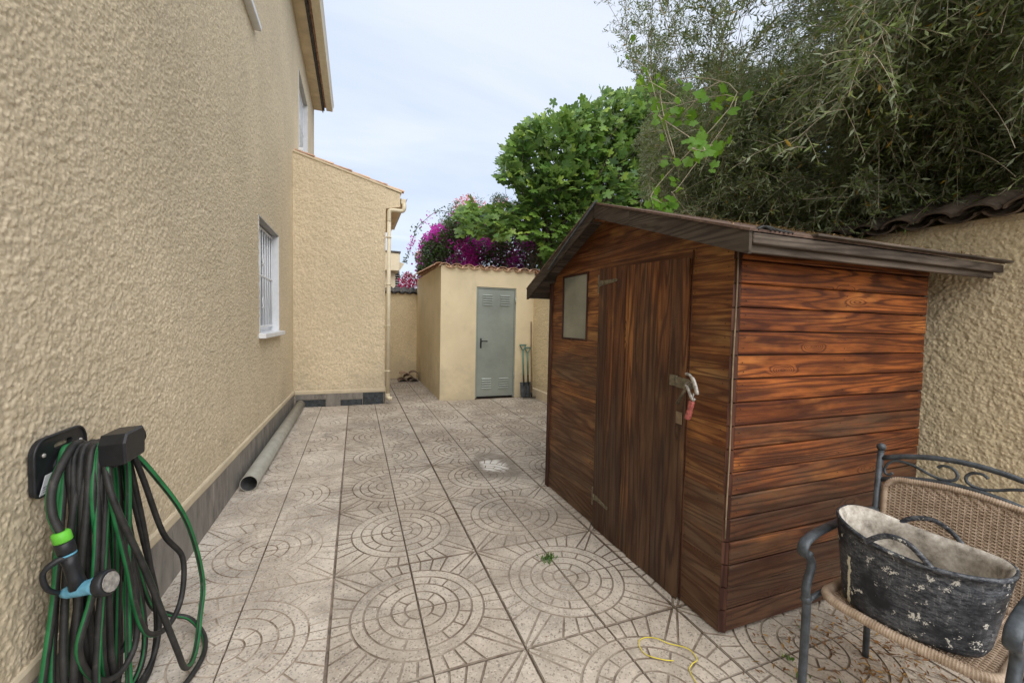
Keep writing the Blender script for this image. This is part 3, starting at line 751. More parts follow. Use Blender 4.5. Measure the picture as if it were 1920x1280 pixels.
# ------------------------------------------------------------------ wooden shed
FX, Y0, Y1, XB = 1.555, 1.36, 3.19, 2.98
shed = thing('garden_shed', 'wooden garden shed with reddish weathered boards, plank door and pitched roof', 'shed', (2.27, 2.27, 0))
EZ = 1.785; RY = 2.31; RZ = 2.155
def gz(y): return EZ + (RZ - EZ) * (1 - abs(y - RY) / (RY - Y0)) if y < RY else EZ - .03 + (RZ - EZ + .03) * (1 - (y - RY) / (Y1 - RY))
def front(u, v, d): return (FX + .02 - d, u, v)            # u = Y, v = Z, outward -X
def fplank(y0, y1, z0, z1, poly=None, t=.019, mat=None, name='board', par=None):
    P = poly or [(y0, z0), (y0, z1), (y1, z1), (y1, z0)]
    mb = MB().prism(P, front, t + random.uniform(0, .004), .005)
    return obj(name, mb, mat or m_wfront, par or shed)
obj('dark_backing', MB().box(FX+.022, XB-.022, Y0+.022, Y1-.022, .01, 1.76).add([(FX+.022, Y0+.03, 1.76), (FX+.022, Y1-.03, 1.76), (FX+.022, RY, RZ-.02), (XB-.02, Y0+.03, 1.76), (XB-.02, Y1-.03, 1.76), (XB-.02, RY, RZ-.02)], [(0,2,1), (3,4,5), (0,3,5,2), (1,2,5,4)]), m_pvcin, shed)  # added dark body behind the boards, stands in for shade in their gaps
PH = .1055; DL, DR, DTOP = 2.425, 1.625, 1.775
WL, WR, WB, WT = 2.985, 2.60, 1.275, 1.775
k = 0; z = .012
while z < RZ:
    z1 = min(z + PH - .005, RZ)
    if z1 <= DTOP + .02:
        zz = min(z1, DTOP)
        fplank(Y0+.018, DR-.004, z, z1)
        if z >= WB - .06 and z1 > WB:
            za = max(z, WB)
            if za > z + .01: fplank(DL+.02, Y1-.03, z, za)
            if z1 - za > .01:
                fplank(DL+.02, WR-.003, za, z1); fplank(WL+.003, Y1-.03, za, z1)
        else: fplank(DL+.02, Y1-.03, z, z1)
    else:
        ya0 = max(Y0+.018, RY - (RY-Y0)*(1 - (z-EZ)/(RZ-EZ))) if z > EZ else Y0+.018
        ya1 = RY - (RY-Y0)*(1 - (z1-EZ)/(RZ-EZ)); yb1 = RY + (Y1-RY)*(1 - (z1-EZ+.03)/(RZ-EZ+.03)); yb0 = min(Y1-.03, RY + (Y1-RY)*(1 - (z-EZ+.03)/(RZ-EZ+.03)))
        fplank(0, 0, 0, 0, poly=[(ya0, z), (min(ya1, RY-.005), z1), (max(yb1, RY+.005), z1), (yb0, z)])
    z += PH; k += 1
# right-hand wall, facing the chair
z = .012; k = 0
while z < EZ + .02:
    z1 = min(z + PH - .005, EZ + .02); tilt = random.uniform(-.0015, .0015); t = .02 + random.uniform(0, .005)
    if k in (2, 3): t += .006
    mb = MB().prism([(FX+.022, z+tilt), (XB, z-tilt), (XB, z1-tilt), (FX+.022, z1+tilt)], lambda u, v, d: (u, Y0+.02-d, v), t, .005)
    obj('board', mb, m_wside, shed); z += PH; k += 1
# far and back walls
for j in range(17):
    z = .012 + j*PH
    obj('board', MB().box(FX+.022, XB, Y1-.02, Y1, z, z+PH-.005), m_wside, shed)
    obj('board', MB().box(XB-.02, XB, Y0+.022, Y1-.022, z, z+PH-.005), m_wfront, shed)
# nail heads, two to each board end
nl = MB()
for j in range(17):
    zc = .012 + j*PH + .03
    for dz in (0, .045):
        for x in (FX+.05, (FX+XB)/2+.02, XB-.04): nl.lathe([(.0032, 0), (.0026, -.0012), (0, -.0016)], 6, (x + random.uniform(-.006, .006), Y0-.0062, zc+dz+random.uniform(-.004, .004)), ax='y')
        for y in (Y0+.045, DR-.03, DL+.05, Y1-.06): nl.lathe([(.0032, 0), (.0026, -.0012), (0, -.0016)], 6, (FX-.0042, y + random.uniform(-.005, .005), zc+dz+random.uniform(-.004, .004)), ax='x')
stuff(obj('nails', nl, m_rustd, shed))
# corner trims
obj('corner_post', MB().box(FX-.012, FX+.03, Y1-.03, Y1+.025, -.005, 1.80, b=.003), m_wpost, shed)
cp = MB(); zq = 0.
for q in range(17):
    z0 = .012 + q*PH; w_ = random.uniform(-.002, .002)
    cp.add([(FX-.004+w_, Y0+.016, z0), (FX+.020, Y0+.019, z0), (FX+.020, Y0-.004+w_, z0), (FX-.004+w_, Y0+.016, z0+PH-.006), (FX+.020, Y0+.019, z0+PH-.006), (FX+.020, Y0-.004+w_, z0+PH-.006)], [(0,2,5,3), (2,1,4,5), (1,0,3,4), (0,1,2), (3,5,4)])
obj('corner_strip', cp, m_wpost, shed)
obj('dark_backing', MB().box(XB-.021, XB-.002, Y0+.004, Y0+.021, .01, 1.77), m_pvcin, shed)  # dark strip added behind the board ends, so the slits look shaded
obj('corner_bead', MB().tube([(FX+.004 + .002*math.sin(z_*9), Y0+.004, z_) for z_ in np.linspace(.45, 1.76, 16)], .0035, 6), m_woodhandle, shed)
# door
dn = 8; dw = (DL - DR) / dn; dpar = None
widths = [.115, .105, .095, .10, .09, .10, .095, .10]; sm = sum(widths); yq = DR
doorl = obj('door', MB().box(FX+.002, FX+.018, DR+.012, DL-.01, .02, DTOP-.03), m_pvcin, shed)
for j, wq in enumerate(widths):
    wq = wq / sm * (DL - DR); ya, yb = yq + .0022, yq + wq - .0022; yq += wq
    top = DTOP - .045 + .03 * (yq - DR) / (DL - DR); bot = -.0 + .012 + random.uniform(-.004, .004)
    mb = MB().prism([(ya, bot), (ya, top), (yb, top+.003), (yb, bot)], lambda u, v, d: (FX + .0 - d, u, v), .018 + random.uniform(0, .004), .006)
    obj('plank', mb, m_wdoor, doorl)
obj('door_post', MB().box(FX-.004, FX+.02, DR-.012, DR-.003, .01, DTOP, b=.002), m_wpost, shed)
obj('door_post', MB().box(FX-.008, FX+.02, DL+.002, DL+.019, .01, DTOP, b=.002), m_wfront, shed)
# hinges, hasp and catch plate on the door
def strap(z, tilt, L_=.20):
    mb = MB(); mb.prism([(DL-.01, z-.018), (DL-.01, z+.022), (DL-.05, z+.017), (DL-L_, z+.006+tilt), (DL-L_-.008, z-.002+tilt), (DL-L_, z-.012+tilt), (DL-.05, z-.014)][::-1][::-1], lambda u, v, d: (FX-.021-d, u, v), .003)
    mb.box(FX-.020, FX-.012, DL+.0, DL+.022, z-.065, z+.06); mb.tube([(FX-.022, DL-.006, z-.02), (FX-.022, DL-.006, z+.02)], .007, 8)
    for q in (.06, .12, .175): mb.lathe([(.006, 0), (.004, -.003), (0, -.004)], 8, (FX-.024, DL-q, z), ax='x')
    return obj('hinge', mb, m_rust, doorl)
strap(1.672, .012); strap(.215, -.01, .17)
hs = MB(); hy = DR + .10; hz_ = 1.118
hs.prism([(hy-.0, hz_-.025), (hy+.0, hz_+.03), (hy-.05, hz_+.03), (hy-.05, hz_-.025)][::-1][::-1], lambda u, v, d: (FX-.0215-d, u, v), .003)
hs.prism([(DR+.045, hz_-.028), (DR+.045, hz_+.026), (DR-.03, hz_+.022), (DR-.06, hz_+.010), (DR-.075, hz_-.01), (DR-.05, hz_-.03)][::-1][::-1], lambda u, v, d: (FX-.0260-d, u, v), .003)
hs.tube([(FX-.025, DR+.048, hz_-.027), (FX-.025, DR+.048, hz_+.03)], .006, 8)
hs.tube(spline([(FX-.0, DR-.05, hz_+.01), (FX-.05, DR-.05, hz_+.008), (FX-.055, DR-.05, hz_-.006), (FX-.0, DR-.05, hz_-.012)], 5), .004, 6)
obj('hasp', hs, m_rust, doorl)
obj('catch_plate', MB().prism([(DR+.045, .905), (DR+.045, .965), (DR+.004, .965), (DR+.004, .905)], lambda u, v, d: (FX-.0215-d, u, v), .003, .001), m_woodhandle, doorl)
# window of the shed
wfm = MB(); t = .016
wfm.box(FX-.008, FX+.012, WR, WR+t, WB, WT, b=.002).box(FX-.008, FX+.012, WL-t, WL, WB, WT, b=.002).box(FX-.008, FX+.012, WR+t, WL-t, WB, WB+t, b=.002).box(FX-.008, FX+.012, WR+t, WL-t, WT-t, WT, b=.002)
wsh = obj('window', wfm, m_wpost, shed)
obj('pane', MB().box(FX+.0, FX+.004, WR+t, WL-t, WB+t, WT-t), m_paneshed, wsh)
# roof
RX0, RX1 = 1.41, 3.285
EYR, EZR, EYL, EZL, TY, TZ = 1.190, 1.782, 3.40, 1.705, 2.325, 2.175
def slope(name, ya, za, yb, zb, x0, x1, t, mat, off=0.0, n=1):
    """board lying on the slope from (ya,za) to (yb,zb)"""
    d = Vector((0, yb-ya, zb-za)).normalized(); up = Vector((1, 0, 0)).cross(d)
    if up.z < 0: up = -up
    res = []
    for i in range(n):
        f0, f1 = i/n, (i+1)/n - (.004 if n > 1 else 0)
        A = Vector((0, ya+(yb-ya)*f0, za+(zb-za)*f0)) + up*off; B = Vector((0, ya+(yb-ya)*f1, za+(zb-za)*f1)) + up*off
        vs = []
        for P in (A, B, B+up*t, A+up*t):
            for x in (x0, x1): vs.append((x, P.y, P.z))
        fs = [(0,1,3,2), (2,3,5,4), (4,5,7,6), (6,7,1,0), (0,2,4,6), (1,7,5,3)]
        res.append(obj(name, MB().add(vs, fs), mat, shed))
    return res
slope('roof_board', EYR+.02, EZR-.035, TY, TZ-.035, RX0+.02, RX1, .018, m_wgreyx, 0, 7)
slope('roof_board', EYL-.02, EZL-.035, TY, TZ-.035, RX0+.02, RX1, .018, m_wgreyx, 0, 7)
slope('roof_covering', EYR-.004, EZR-.012, TY, TZ-.012, RX0-.004, RX1+.004, .010, m_felt)
slope('roof_covering', EYL+.004, EZL-.012, TY, TZ-.012, RX0-.004, RX1+.004, .010, m_felt)
# front fascias, two lengths each side
def fascia(ya, za, yb, zb, h, t=.018, x=RX0):
    d = Vector((yb-ya, zb-za)).normalized()
    P = [(ya, za-h), (ya, za), (yb, zb), (yb, zb-h)]
    if ya > yb: P = P[::-1]
    area = sum(P[i][0]*P[(i+1) % 4][1]-P[(i+1) % 4][0]*P[i][1] for i in range(4))
    if area > 0: P = P[::-1]
    obj('fascia', MB().prism(P, lambda u, v, d_: (x + t - d_, u, v), t, .002), m_wgreyy, shed)
my = 1.95
def zr(y): return EZR + (TZ-EZR)*(y-EYR)/(TY-EYR)
def zl(y): return EZL + (TZ-EZL)*(EYL-y)/(EYL-TY)
fascia(EYR, zr(EYR)-.012, my, zr(my)-.012, .086); fascia(my+.003, zr(my+.003)-.013, TY-.004, TZ-.016, .086, .017)
fascia(EYL, zl(EYL)-.012, 2.86, zl(2.86)-.012, .088); fascia(2.857, zl(2.857)-.013, TY+.004, TZ-.016, .088, .017)
obj('rake_rod', MB().tube([(RX0-.010, TY-.05, TZ-.005), (RX0-.012, TY+.35, zl(TY+.35)-.06), (RX0-.010, 2.95, zl(2.95)-.085)], .006, 6), m_iron, shed)
# battens under the eaves
obj('eave_board', MB().box(RX0+.022, RX1, EYR-.004, EYR+.018, EZR-.058, EZR-.016, b=.003), m_wgreyx, shed)
obj('eave_board', MB().box(RX0+.022, RX1-.035, EYR+.020, EYR+.040, EZR-.088, EZR-.052, b=.003), m_wgreyx, shed)
obj('eave_board', MB().box(RX0+.35, RX1+.03, EYR-.030, EYR+.002, EZR-.005, EZR+.006, b=.002), m_wgreyx, shed)
obj('eave_board', MB().box(RX0+.022, RX1, EYL-.018, EYL+.004, EZL-.09, EZL-.016, b=.003), m_wgreyx, shed)
obj('purlin', MB().box(RX0+.02, XB, Y1-.035, Y1+.04, 1.735, 1.765), m_wgreyx, shed)
obj('purlin', MB().box(RX0+.02, FX, TY-.02, TY+.02, TZ-.115, TZ-.065), m_wfront, shed)
tv = MB()
for q in range(6): tv.tube(spline([(RX0+.04+.02*q, EYR+.002+.006*q, EZR-.004), (RX0+.07+q*.022, EYR+.006*q, EZR+.010+.003*(q % 3)), (RX0+.11+q*.025, EYR-.002, EZR-.002)], 4), .006, 5, flat=2.2)
obj('torn_felt', tv, m_black, shed)

# ------------------------------------------------------------------ hammer and screwdriver stuck in the hasp
hm = thing('hammer', 'small rusty hammer with a whitened head hooked through the shed hasp', 'hammer', (1.50, 1.55, 1.1))
obj('handle', MB().tube([(1.493, 1.622, 1.015), (1.490, 1.565, 1.10), (1.488, 1.535, 1.135)], [.0085, .0075, .007], 8), m_rust, hm)
obj('head', MB().tube(spline([(1.480, 1.558, 1.172), (1.476, 1.528, 1.168), (1.476, 1.502, 1.142), (1.480, 1.487, 1.098), (1.482, 1.486, 1.086)], 5), [.007]*8+[.0105]*9+[.009]*4, 8, flat=.8), m_steel, hm)
obj('claw', MB().tube(spline([(1.484, 1.563, 1.115), (1.480, 1.545, 1.108), (1.478, 1.523, 1.075), (1.482, 1.510, 1.053), (1.488, 1.503, 1.062)], 5), [.006]*5+[.009]*8+[.007]*8, 8, flat=.7), m_steel, hm)
sdv = thing('screwdriver', 'screwdriver with a worn red handle hanging below the shed hasp', 'screwdriver', (1.50, 1.52, 1.0))
obj('grip', MB().tube(spline([(1.488, 1.520, 1.048), (1.489, 1.528, 1.018), (1.490, 1.538, .985), (1.491, 1.548, .957)], 4), [.010]+[.014]*4+[.012]*2+[.015]*4+[.014]*2, 10), m_redgrip, sdv)
obj('shank', MB().tube([(1.488, 1.520, 1.048), (1.487, 1.512, 1.085)], .0035, 6), m_steel, sdv)

# ------------------------------------------------------------------ loose drain pipe along the wall
px0, px1 = (-.802, 3.80, .064), (-.80, 7.10, .064)
pp = thing('drain_pipe', 'loose grey plastic drainpipe lying on the paving along the house wall', 'pipe', (-.8, 5.4, 0))
ro, ri = .064, .059; NP = 28
def ringp(c, r): return [(c[0]+r*math.cos(2*PI*j/NP), c[1], c[2]+r*math.sin(2*PI*j/NP)) for j in range(NP)]
mb = MB(); vs = ringp(px0, ro)+ringp(px1, ro)+ringp(px0, ri)+ringp(px1, ri)
fs = []; ms = []
for j in range(NP):
    k = (j+1) % NP
    fs.append((j, NP+j, NP+k, k)); fs.append((2*NP+j, 2*NP+k, 3*NP+k, 3*NP+j)); fs.append((j, k, 2*NP+k, 2*NP+j)); fs.append((NP+j, 3*NP+j, 3*NP+k, NP+k))
mb.add(vs, fs, 0, False)
for i in range(len(fs)): mb.m[i] = 1 if i % 4 == 1 else 0; mb.sm[i] = i % 4 < 2
obj('pipe', mb, [m_pvc, m_pvcin], pp)

# ------------------------------------------------------------------ hose holder and hose
m_hplate = plain('black_plastic', (.018, .019, .022), .42, var=.3, scale=30, spec=.4)
hh = thing('hose_holder', 'black plastic hose hanger screwed to the house wall with a white sticker', 'hose hanger', (-.9, 1.75, .9))
XW = WX + .006
# back plate with a hand slot
def rr(y0, y1, z0, z1, r, n=5):
    P = []
    for cy, cz, a0 in ((y1-r, z1-r, 0), (y0+r, z1-r, PI/2), (y0+r*.4, z0+r*.4, PI), (y1-r*.4, z0+r*.4, 1.5*PI)):
        rad = r if a0 < PI else r*.4
        P += [(cy + rad*math.cos(a0+PI/2*q/n), cz + rad*math.sin(a0+PI/2*q/n)) for q in range(n+1)]
    return P
plate_out = rr(1.625, 1.875, .845, 1.015, .05); 
ho = [(1.760+.045*math.cos(a), .980+.013*math.sin(a)) for a in np.linspace(0, 2*PI, len(plate_out), endpoint=False)]
n_ = len(plate_out); o_ = min(range(n_), key=lambda i: -plate_out[i][0]-plate_out[i][1]*0)
def bridge(x, flip):
    vs = [(x, a, b) for a, b in plate_out] + [(x, a, b) for a, b in ho]
    fs = [(i, (i+1) % n_, n_+(i+1) % n_, n_+i) for i in range(n_)]
    return vs, ([tuple(reversed(f)) for f in fs] if flip else fs)
ho = [ (1.760+.048*math.cos(a), .978+.014*math.sin(a)) for a in [math.atan2(p[1]-.93, (p[0]-1.75)) for p in plate_out] ]
mb = MB(); vs, fs = bridge(XW+.014, False); mb.add(vs, fs)
for loop in (plate_out, ho):
    vs = [(XW, a, b) for a, b in loop] + [(XW+.014, a, b) for a, b in loop]; mb.add(vs, [(i, (i+1) % n_, n_+(i+1) % n_, n_+i) for i in range(n_)])
mb.tube([(XW+.014, a, b) for a, b in plate_out], .005, 6, closed=True)
obj('back_plate', mb, m_hplate, hh)
# saddle arm sticking out from the wall, with a raised lip at its end
ar = MB(); secs = []
for t in np.linspace(0, 1, 12):
    x = XW + .010 + .195*t; wv = .062; top = .952 - .012*math.sin(t*PI) + (.06*max(0, (t-.75)/.25)**2)
    secs.append((x, wv, top))
vs = []; fs = []; na = 9
for (x, wv, top) in secs:
    for a in np.linspace(0, PI, na): vs.append((x, 1.765 - wv*math.cos(a), top - .045 + .045*math.sin(a)))
    for a in np.linspace(PI, 0, na): vs.append((x, 1.765 - (wv-.006)*math.cos(a), top - .051 + .045*math.sin(a)))
n2 = 2*na
for i in range(len(secs)-1):
    for j in range(n2): fs.append((i*n2+j, (i+1)*n2+j, (i+1)*n2+(j+1) % n2, i*n2+(j+1) % n2))
ar.add(vs, fs, 0, True); ar.prism([(1.700, .905), (1.832, .905), (1.838, .975), (1.825, 1.004), (1.712, 1.004), (1.694, .975)], lambda u, v, d: (XW+.130+d, u - .02*d/.055, v + .14*d), .080, .006); ar.box(XW+.012, XW+.15, 1.72, 1.81, .895, .93, b=.006)
for q in range(3): ar.box(XW+.125+q*.022, XW+.134+q*.022, 1.735, 1.795, .950+.006*q, .962+.008*q, b=.002)
ar.box(XW+.012, XW+.10, 1.70, 1.71, .83, .91, b=.004)
obj('arm', ar, m_hplate, hh)
for yq in (1.665, 1.845): obj('screw', MB().lathe([(.007, 0), (.006, .004), (0, .005)], 10, (XW+.0145, yq, .965), ax='x'), m_steel, hh)
m_sticker = plain('sticker_paper', (.74, .76, .80), .5, var=.05); m_blue = plain('sticker_blue', (.08, .22, .50), .4); m_print = plain('sticker_print', (.35, .33, .40), .6)
stk = obj('sticker', MB().prism([(1.632, .850), (1.705, .850), (1.712, .905), (1.66, .905)][::1], lambda u, v, d: (XW+.0195+d, u, v), .001), m_sticker, hh)
obj('print', MB().prism([(1.693+.015*math.cos(a), .890+.008*math.sin(a)) for a in np.linspace(0, 2*PI, 14, endpoint=False)], lambda u, v, d: (XW+.0206+d, u, v), .0008), m_blue, stk)
pm = MB()
for q in range(3): pm.prism([(1.645, .856+q*.007), (1.69, .856+q*.007), (1.69, .859+q*.007), (1.645, .859+q*.007)], lambda u, v, d: (XW+.0206+d, u, v), .0008)
obj('print', pm, m_print, stk)

def hosemat():
    M = Mat('black_hose_rubber', .5, .35); p = M.pos(); n = M.noise(p, 18, 5, .65)
    c = M.ramp(n, [(.35, (.014, .014, .014)), (.62, (.036, .034, .032)), (.8, (.11, .10, .09))]); M.color(c)
    M.bump(M.voro(p, 420, 'F1'), .0008, .6); return M.m
m_hose = hosemat(); m_hgreen = plain('green_stripe', (.022, .155, .052), .45, var=.35, scale=14)
hose = thing('garden_hose', 'black garden hose with green stripes hung in loops over the wall hanger', 'hose', (-.78, 1.76, .9))
rnd = random.Random(11)
def hloop(x, yc, w_, bottom, sx=0., green=0, lean=0., r=.0098, twist=0.0, y_off=0.0, topz=.966):
    P = [(x, yc-.030, topz-.004), (x+.002, yc, topz), (x, yc+.030, topz-.004), (x+.004, yc+.055+.1*w_, topz-.05), (x+.01+sx*.3, yc+w_*.32+.03, .80), (x+.02+sx*.7, yc+w_*.46+lean*.5, .55),
         (x+.02+sx+twist, yc+w_*.5+lean, bottom+.20), (x+.025+sx+twist, yc+w_*.36+lean, bottom+.05), (x+.03+sx, yc+lean, bottom), (x+.025+sx-twist, yc-w_*.36+lean, bottom+.05),
         (x+.02+sx-twist, yc-w_*.40-.06+lean, bottom+.20), (x+.015+sx*.7, yc-w_*.26-.065+lean*.5, .55), (x+.01+sx*.3, yc-w_*.12-.062, .80), (x+.004, yc-.058, topz-.05)]
    pts = spline(P, 7, closed=True)
    st_ = {0: None, 1: ((1, 2, 9), 1), 2: ((4, 5), 1), 3: ((7, 8, 0), 1)}[green]
    return obj('hose_loop', MB().tube(pts, r, 10, closed=True, stripe=st_, up=(0, 1, 0)), [m_hose, m_hgreen], hose)
specs = []
for k in range(14):
    x = XW + .028 + k*.0084
    specs.append((x, 1.765 + rnd.uniform(-.012, .012), rnd.uniform(.10, .36), rnd.choice([.02, .04, .12, .2, .3, .05, .08]), rnd.uniform(-.01, .05), rnd.choice([1, 2, 3, 0]), rnd.uniform(-.06, .10), rnd.uniform(-.03, .03)))
for (x, yc, w_, b_, sx, g_, ln, tw) in specs: hloop(x, yc, w_, b_, sx, g_, ln, twist=tw)
hloop(XW+.146, 1.768, .26, .20, .05, 2, .14, twist=.02)
hloop(XW+.134, 1.77, .40, .03, .13, 3, .20, twist=-.02)
# free end snaking on the ground
fe = [(XW+.10, 1.80, .952), (XW+.11, 1.86, .86), (XW+.09, 2.00, .50), (XW+.10, 2.10, .20), (XW+.14, 2.16, .10), (-.69, 2.17, .055), (-.62, 2.10, .020), (-.585, 2.00, .014), (-.585, 1.90, .013), (-.61, 1.80, .013), (-.66, 1.70, .013), (-.72, 1.62, .013)]
obj('hose_end', MB().tube(spline(fe, 8), .0100, 10, stripe=((3,), 1)), [m_hose, m_hgreen], hose)
# the length that ends in the spray gun
sg = [(-.855, 1.87, .80), (-.858, 1.815, .935), (-.850, 1.745, .978), (-.843, 1.665, .945), (-.838, 1.60, .885), (-.822, 1.565, .82), (-.800, 1.555, .765)]
obj('hose_end', MB().tube(spline(sg, 8), .0115, 10, stripe=((1, 2, 3), 1), up=(0, 1, 0)), [m_hose, m_hgreen], hose)
m_lime = plain('lime_plastic', (.14, .52, .05), .4, var=.2); m_bluep = plain('light_blue_plastic', (.13, .36, .50), .35, var=.3, scale=40)
A0 = Vector((-.797, 1.554, .757)); D0 = Vector((.22, .0, -1)).normalized()
def along(t, dx=0, dy=0): q = A0 + D0*t; return (q.x+dx, q.y+dy, q.z)
cn = obj('connector', MB().tube([along(-.012), along(-.008), along(.016), along(.02)], [.017, .021, .022, .019], 14), m_lime, hose)
obj('collar', MB().tube([along(.0205), along(.024), along(.052), along(.056)], [.019, .022, .022, .018], 14), m_hplate, hose)
obj('ring', MB().tube([along(.057), along(.062)], .0205, 14), m_bluep, hose)
gun = obj('spray_gun', MB().tube([along(.063), along(.09), along(.13), along(.165)], [.020, .0185, .0185, .022], 12), m_hplate, hose)
B0 = Vector(along(.172)); D1 = Vector((.93, -.25, .22)).normalized()
def al2(t): q = B0 + D1*t; return (q.x, q.y, q.z)
obj('barrel', MB().tube([al2(-.045), al2(-.03), al2(.0), al2(.035), al2(.055)], [.013, .018, .020, .022, .030], 14), m_bluep, gun)
obj('head', MB().tube([al2(.0555), al2(.06), al2(.082), al2(.086)], [.031, .036, .036, .030], 16), m_hplate, gun)
obj('face', MB().tube([al2(.0865), al2(.089)], .028, 16), m_steel, gun)
obj('trigger', MB().tube(spline([al2(-.05), (B0.x-.055, B0.y-.03, B0.z+.03), (B0.x-.06, B0.y-.035, B0.z+.08), (B0.x-.035, B0.y-.02, B0.z+.105), (B0.x-.02, B0.y-.01, B0.z+.10)], 5), [.007]*12+[.009]*9, 8), m_hplate, gun)

# ------------------------------------------------------------------ garden chair
CL, CRZ = (1.520, .979, 0), -1.41
ch = thing('garden_chair', 'dark grey iron armchair with wicker seat and scrolled back beside the shed', 'chair', CL, CRZ)
CW, CD = .50, .555
ch.scale = (.96, .973, .985)
def wickmat():
    M = Mat('wicker', .6, .35); p = M.pos(); i = M.noise(p, 30, 4, .6)
    M.color(M.ramp(i, [(.3, (.30, .215, .145)), (.6, (.47, .36, .265)), (.8, (.58, .47, .37))])); M.bump(M.noise(p, 300, 2), .0006); return M.m
m_wick = wickmat()
m_wickd = plain('wicker_shadow_side', (.30, .21, .14), .7, var=.3, scale=40)
TR = .0125
for sx, xx_ in ((0, 0.0), (1, CW)):
    # front leg with a kick below the arm
    pts = spline([(xx_, -.004, .60), (xx_, .022, .575), (xx_, .026, .545), (xx_, .004, .50), (xx_, -.004, .465), (xx_, .006, .43), (xx_, .008, .38), (xx_, .006, .2), (xx_, .0, .0)], 5)
    lobj('leg', MB().tube(pts, .0145, 10), m_iron, ch)
    lobj('leg', MB().tube([(xx_, CD, 0), (xx_, CD-.006, .45), (xx_, CD+.03, .90)], TR, 10), m_iron, ch)
    arm = spline([(xx_, CD+.008, .655), (xx_, CD-.12, .668), (xx_, .12, .672), (xx_, .01, .665), (xx_, -.032, .650), (xx_, -.042, .622), (xx_, -.022, .604), (xx_, -.002, .614)], 6)
    lobj('armrest', MB().tube(arm, .0095, 10, flat=2.0), m_iron, ch)
    lobj('weld', MB().lathe([(.0, -.02), (.017, -.012), (.019, 0), (.017, .012), (0, .02)], 10, (xx_, .004, .435)), m_iron, ch)
    lobj('finial', MB().lathe([(.008, -.024), (.013, -.02), (.010, -.014)] + [(.017*math.sin(a), -.017*math.cos(a)+.0) for a in np.linspace(.5, PI, 9)], 14, (xx_, CD+.031, .921)), m_iron, ch)
def back(u, z, d=0): return (u, CD + .0 + (z-.45)*.067 + d, z)
top = [back(u, .872 + .055*(1-((u-.25)/.25)**2)) for u in np.linspace(.008, CW-.008, 15)]
low = [back(u, .780 + .055*(1-((u-.25)/.25)**2)) for u in np.linspace(.008, CW-.008, 15)]
lobj('back_rail', MB().tube(top, .0105, 10), m_iron, ch); lobj('back_rail', MB().tube(low, .0095, 10), m_iron, ch)
def rise(u): return .055*(1-((u-.25)/.25)**2)
for sgn in (1, -1):
    def X(u): return u if sgn > 0 else CW - u
    sc = [(.045, .805), (.035, .798), (.022, .805), (.018, .825), (.03, .848), (.06, .855), (.11, .835), (.16, .805), (.20, .792), (.232, .800), (.238, .822), (.222, .842), (.195, .846), (.182, .836)]
    lobj('scroll', MB().tube(spline([back(X(u), z + rise(u)) for u, z in sc], 5), .0055, 8), m_iron, ch)
lobj('back_brace', MB().tube([back(.015, .44), back(CW-.015, .44)], .009, 8), m_iron, ch)
for sx in (0.0, CW):
    lobj('seat_rail', MB().tube([(sx, .01, .425), (sx, CD-.01, .425)], .010, 8), m_iron, ch)
lobj('seat_rail', MB().tube([(0, .16, .425), (CW, .16, .425)], .009, 8), m_iron, ch)
# wicker seat: wrapped rim, woven deck
SZ = .452
rim = spline([(.030, .16, SZ), (.030, .085, SZ), (.070, .045, SZ), (.15, .035, SZ-.002), (.25, .030, SZ-.004), (.35, .035, SZ-.002), (.43, .045, SZ), (.470, .085, SZ), (.470, .16, SZ), (.470, .40, SZ+.002), (.465, .52, SZ+.004), (.25, .53, SZ+.004), (.035, .52, SZ+.004), (.030, .40, SZ+.002)], 12, closed=True)
def wrap(path, r, closed, step=.0075):
    P = np.array(path); 
    if closed: P = np.vstack([P, P[:1]])
    d = np.r_[0, np.cumsum(np.linalg.norm(np.diff(P, axis=0), axis=1))]; n = int(d[-1]/(step/3)); s_ = np.linspace(0, d[-1], n)
    Q = np.stack([np.interp(s_, d, P[:, k]) for k in range(3)], -1); rr_ = [r*(1-.16*(1-abs(math.sin(PI*q/3)))) for q in range(n)]
    if closed: Q = Q[:-1]; rr_ = rr_[:-1]
    return [tuple(q) for q in Q], rr_
rp, rrad = wrap(rim, .0175, True); lobj('seat_rim', MB().tube(rp, rrad, 8, closed=True), m_wick, ch)
wv = MB()
for q in range(62):
    v = .05 + q*.0076; n = 56; u0, u1 = .034 + max(0, .05-(v-.04))*.6, CW-.034 - max(0, .05-(v-.04))*.6
    wv.tube([(u0+(u1-u0)*i/n, v, SZ-.004+.0032*math.sin(PI*i/2+PI/4+PI*(q % 2))-.010*math.sin(PI*i/n)) for i in range(n+1)], .0036, 4, caps=False)
for q in range(29):
    u = .04+q*.015; wv.tube([(u, .045, SZ-.008), (u, .52, SZ-.006)], .003, 4, caps=False)
stuff(lobj('seat_weave', wv, m_wick, ch))
# wicker back panel
bp = [back(.030, .47, -.008), back(.028, .74, -.008), back(.032, .770, -.008), back(.06, .782+rise(.06)*.75, -.008)] + [back(u, .78+rise(u)*.75, -.008) for u in (.12, .2, .25, .3, .38)] + [back(.44, .782+rise(.44)*.75, -.008), back(.468, .770, -.008), back(.472, .74, -.008), back(.47, .47, -.008)]
rp, rrad = wrap(spline(bp, 10), .0125, False); lobj('back_rim', MB().tube(rp, rrad, 8), m_wick, ch)
wv = MB()
for q in range(62):
    z = .462 + q*.0058
    if z > .835: break
    hw_ = .215 if z < .765 else math.sqrt(max(0, 1-((z-.765)/.066)**2))*.215
    n = max(6, int(hw_*2/.0085)); u0 = .25-hw_; u1 = .25+hw_
    if z > .77 + rise(u0)*.75 : 
        pass
    wv.tube([back(u0+(u1-u0)*i/n, min(z, 2), -.008+.0032*math.sin(PI*i/2+PI/4+PI*(q % 2))) for i in range(n+1)], .0029, 4, caps=False)
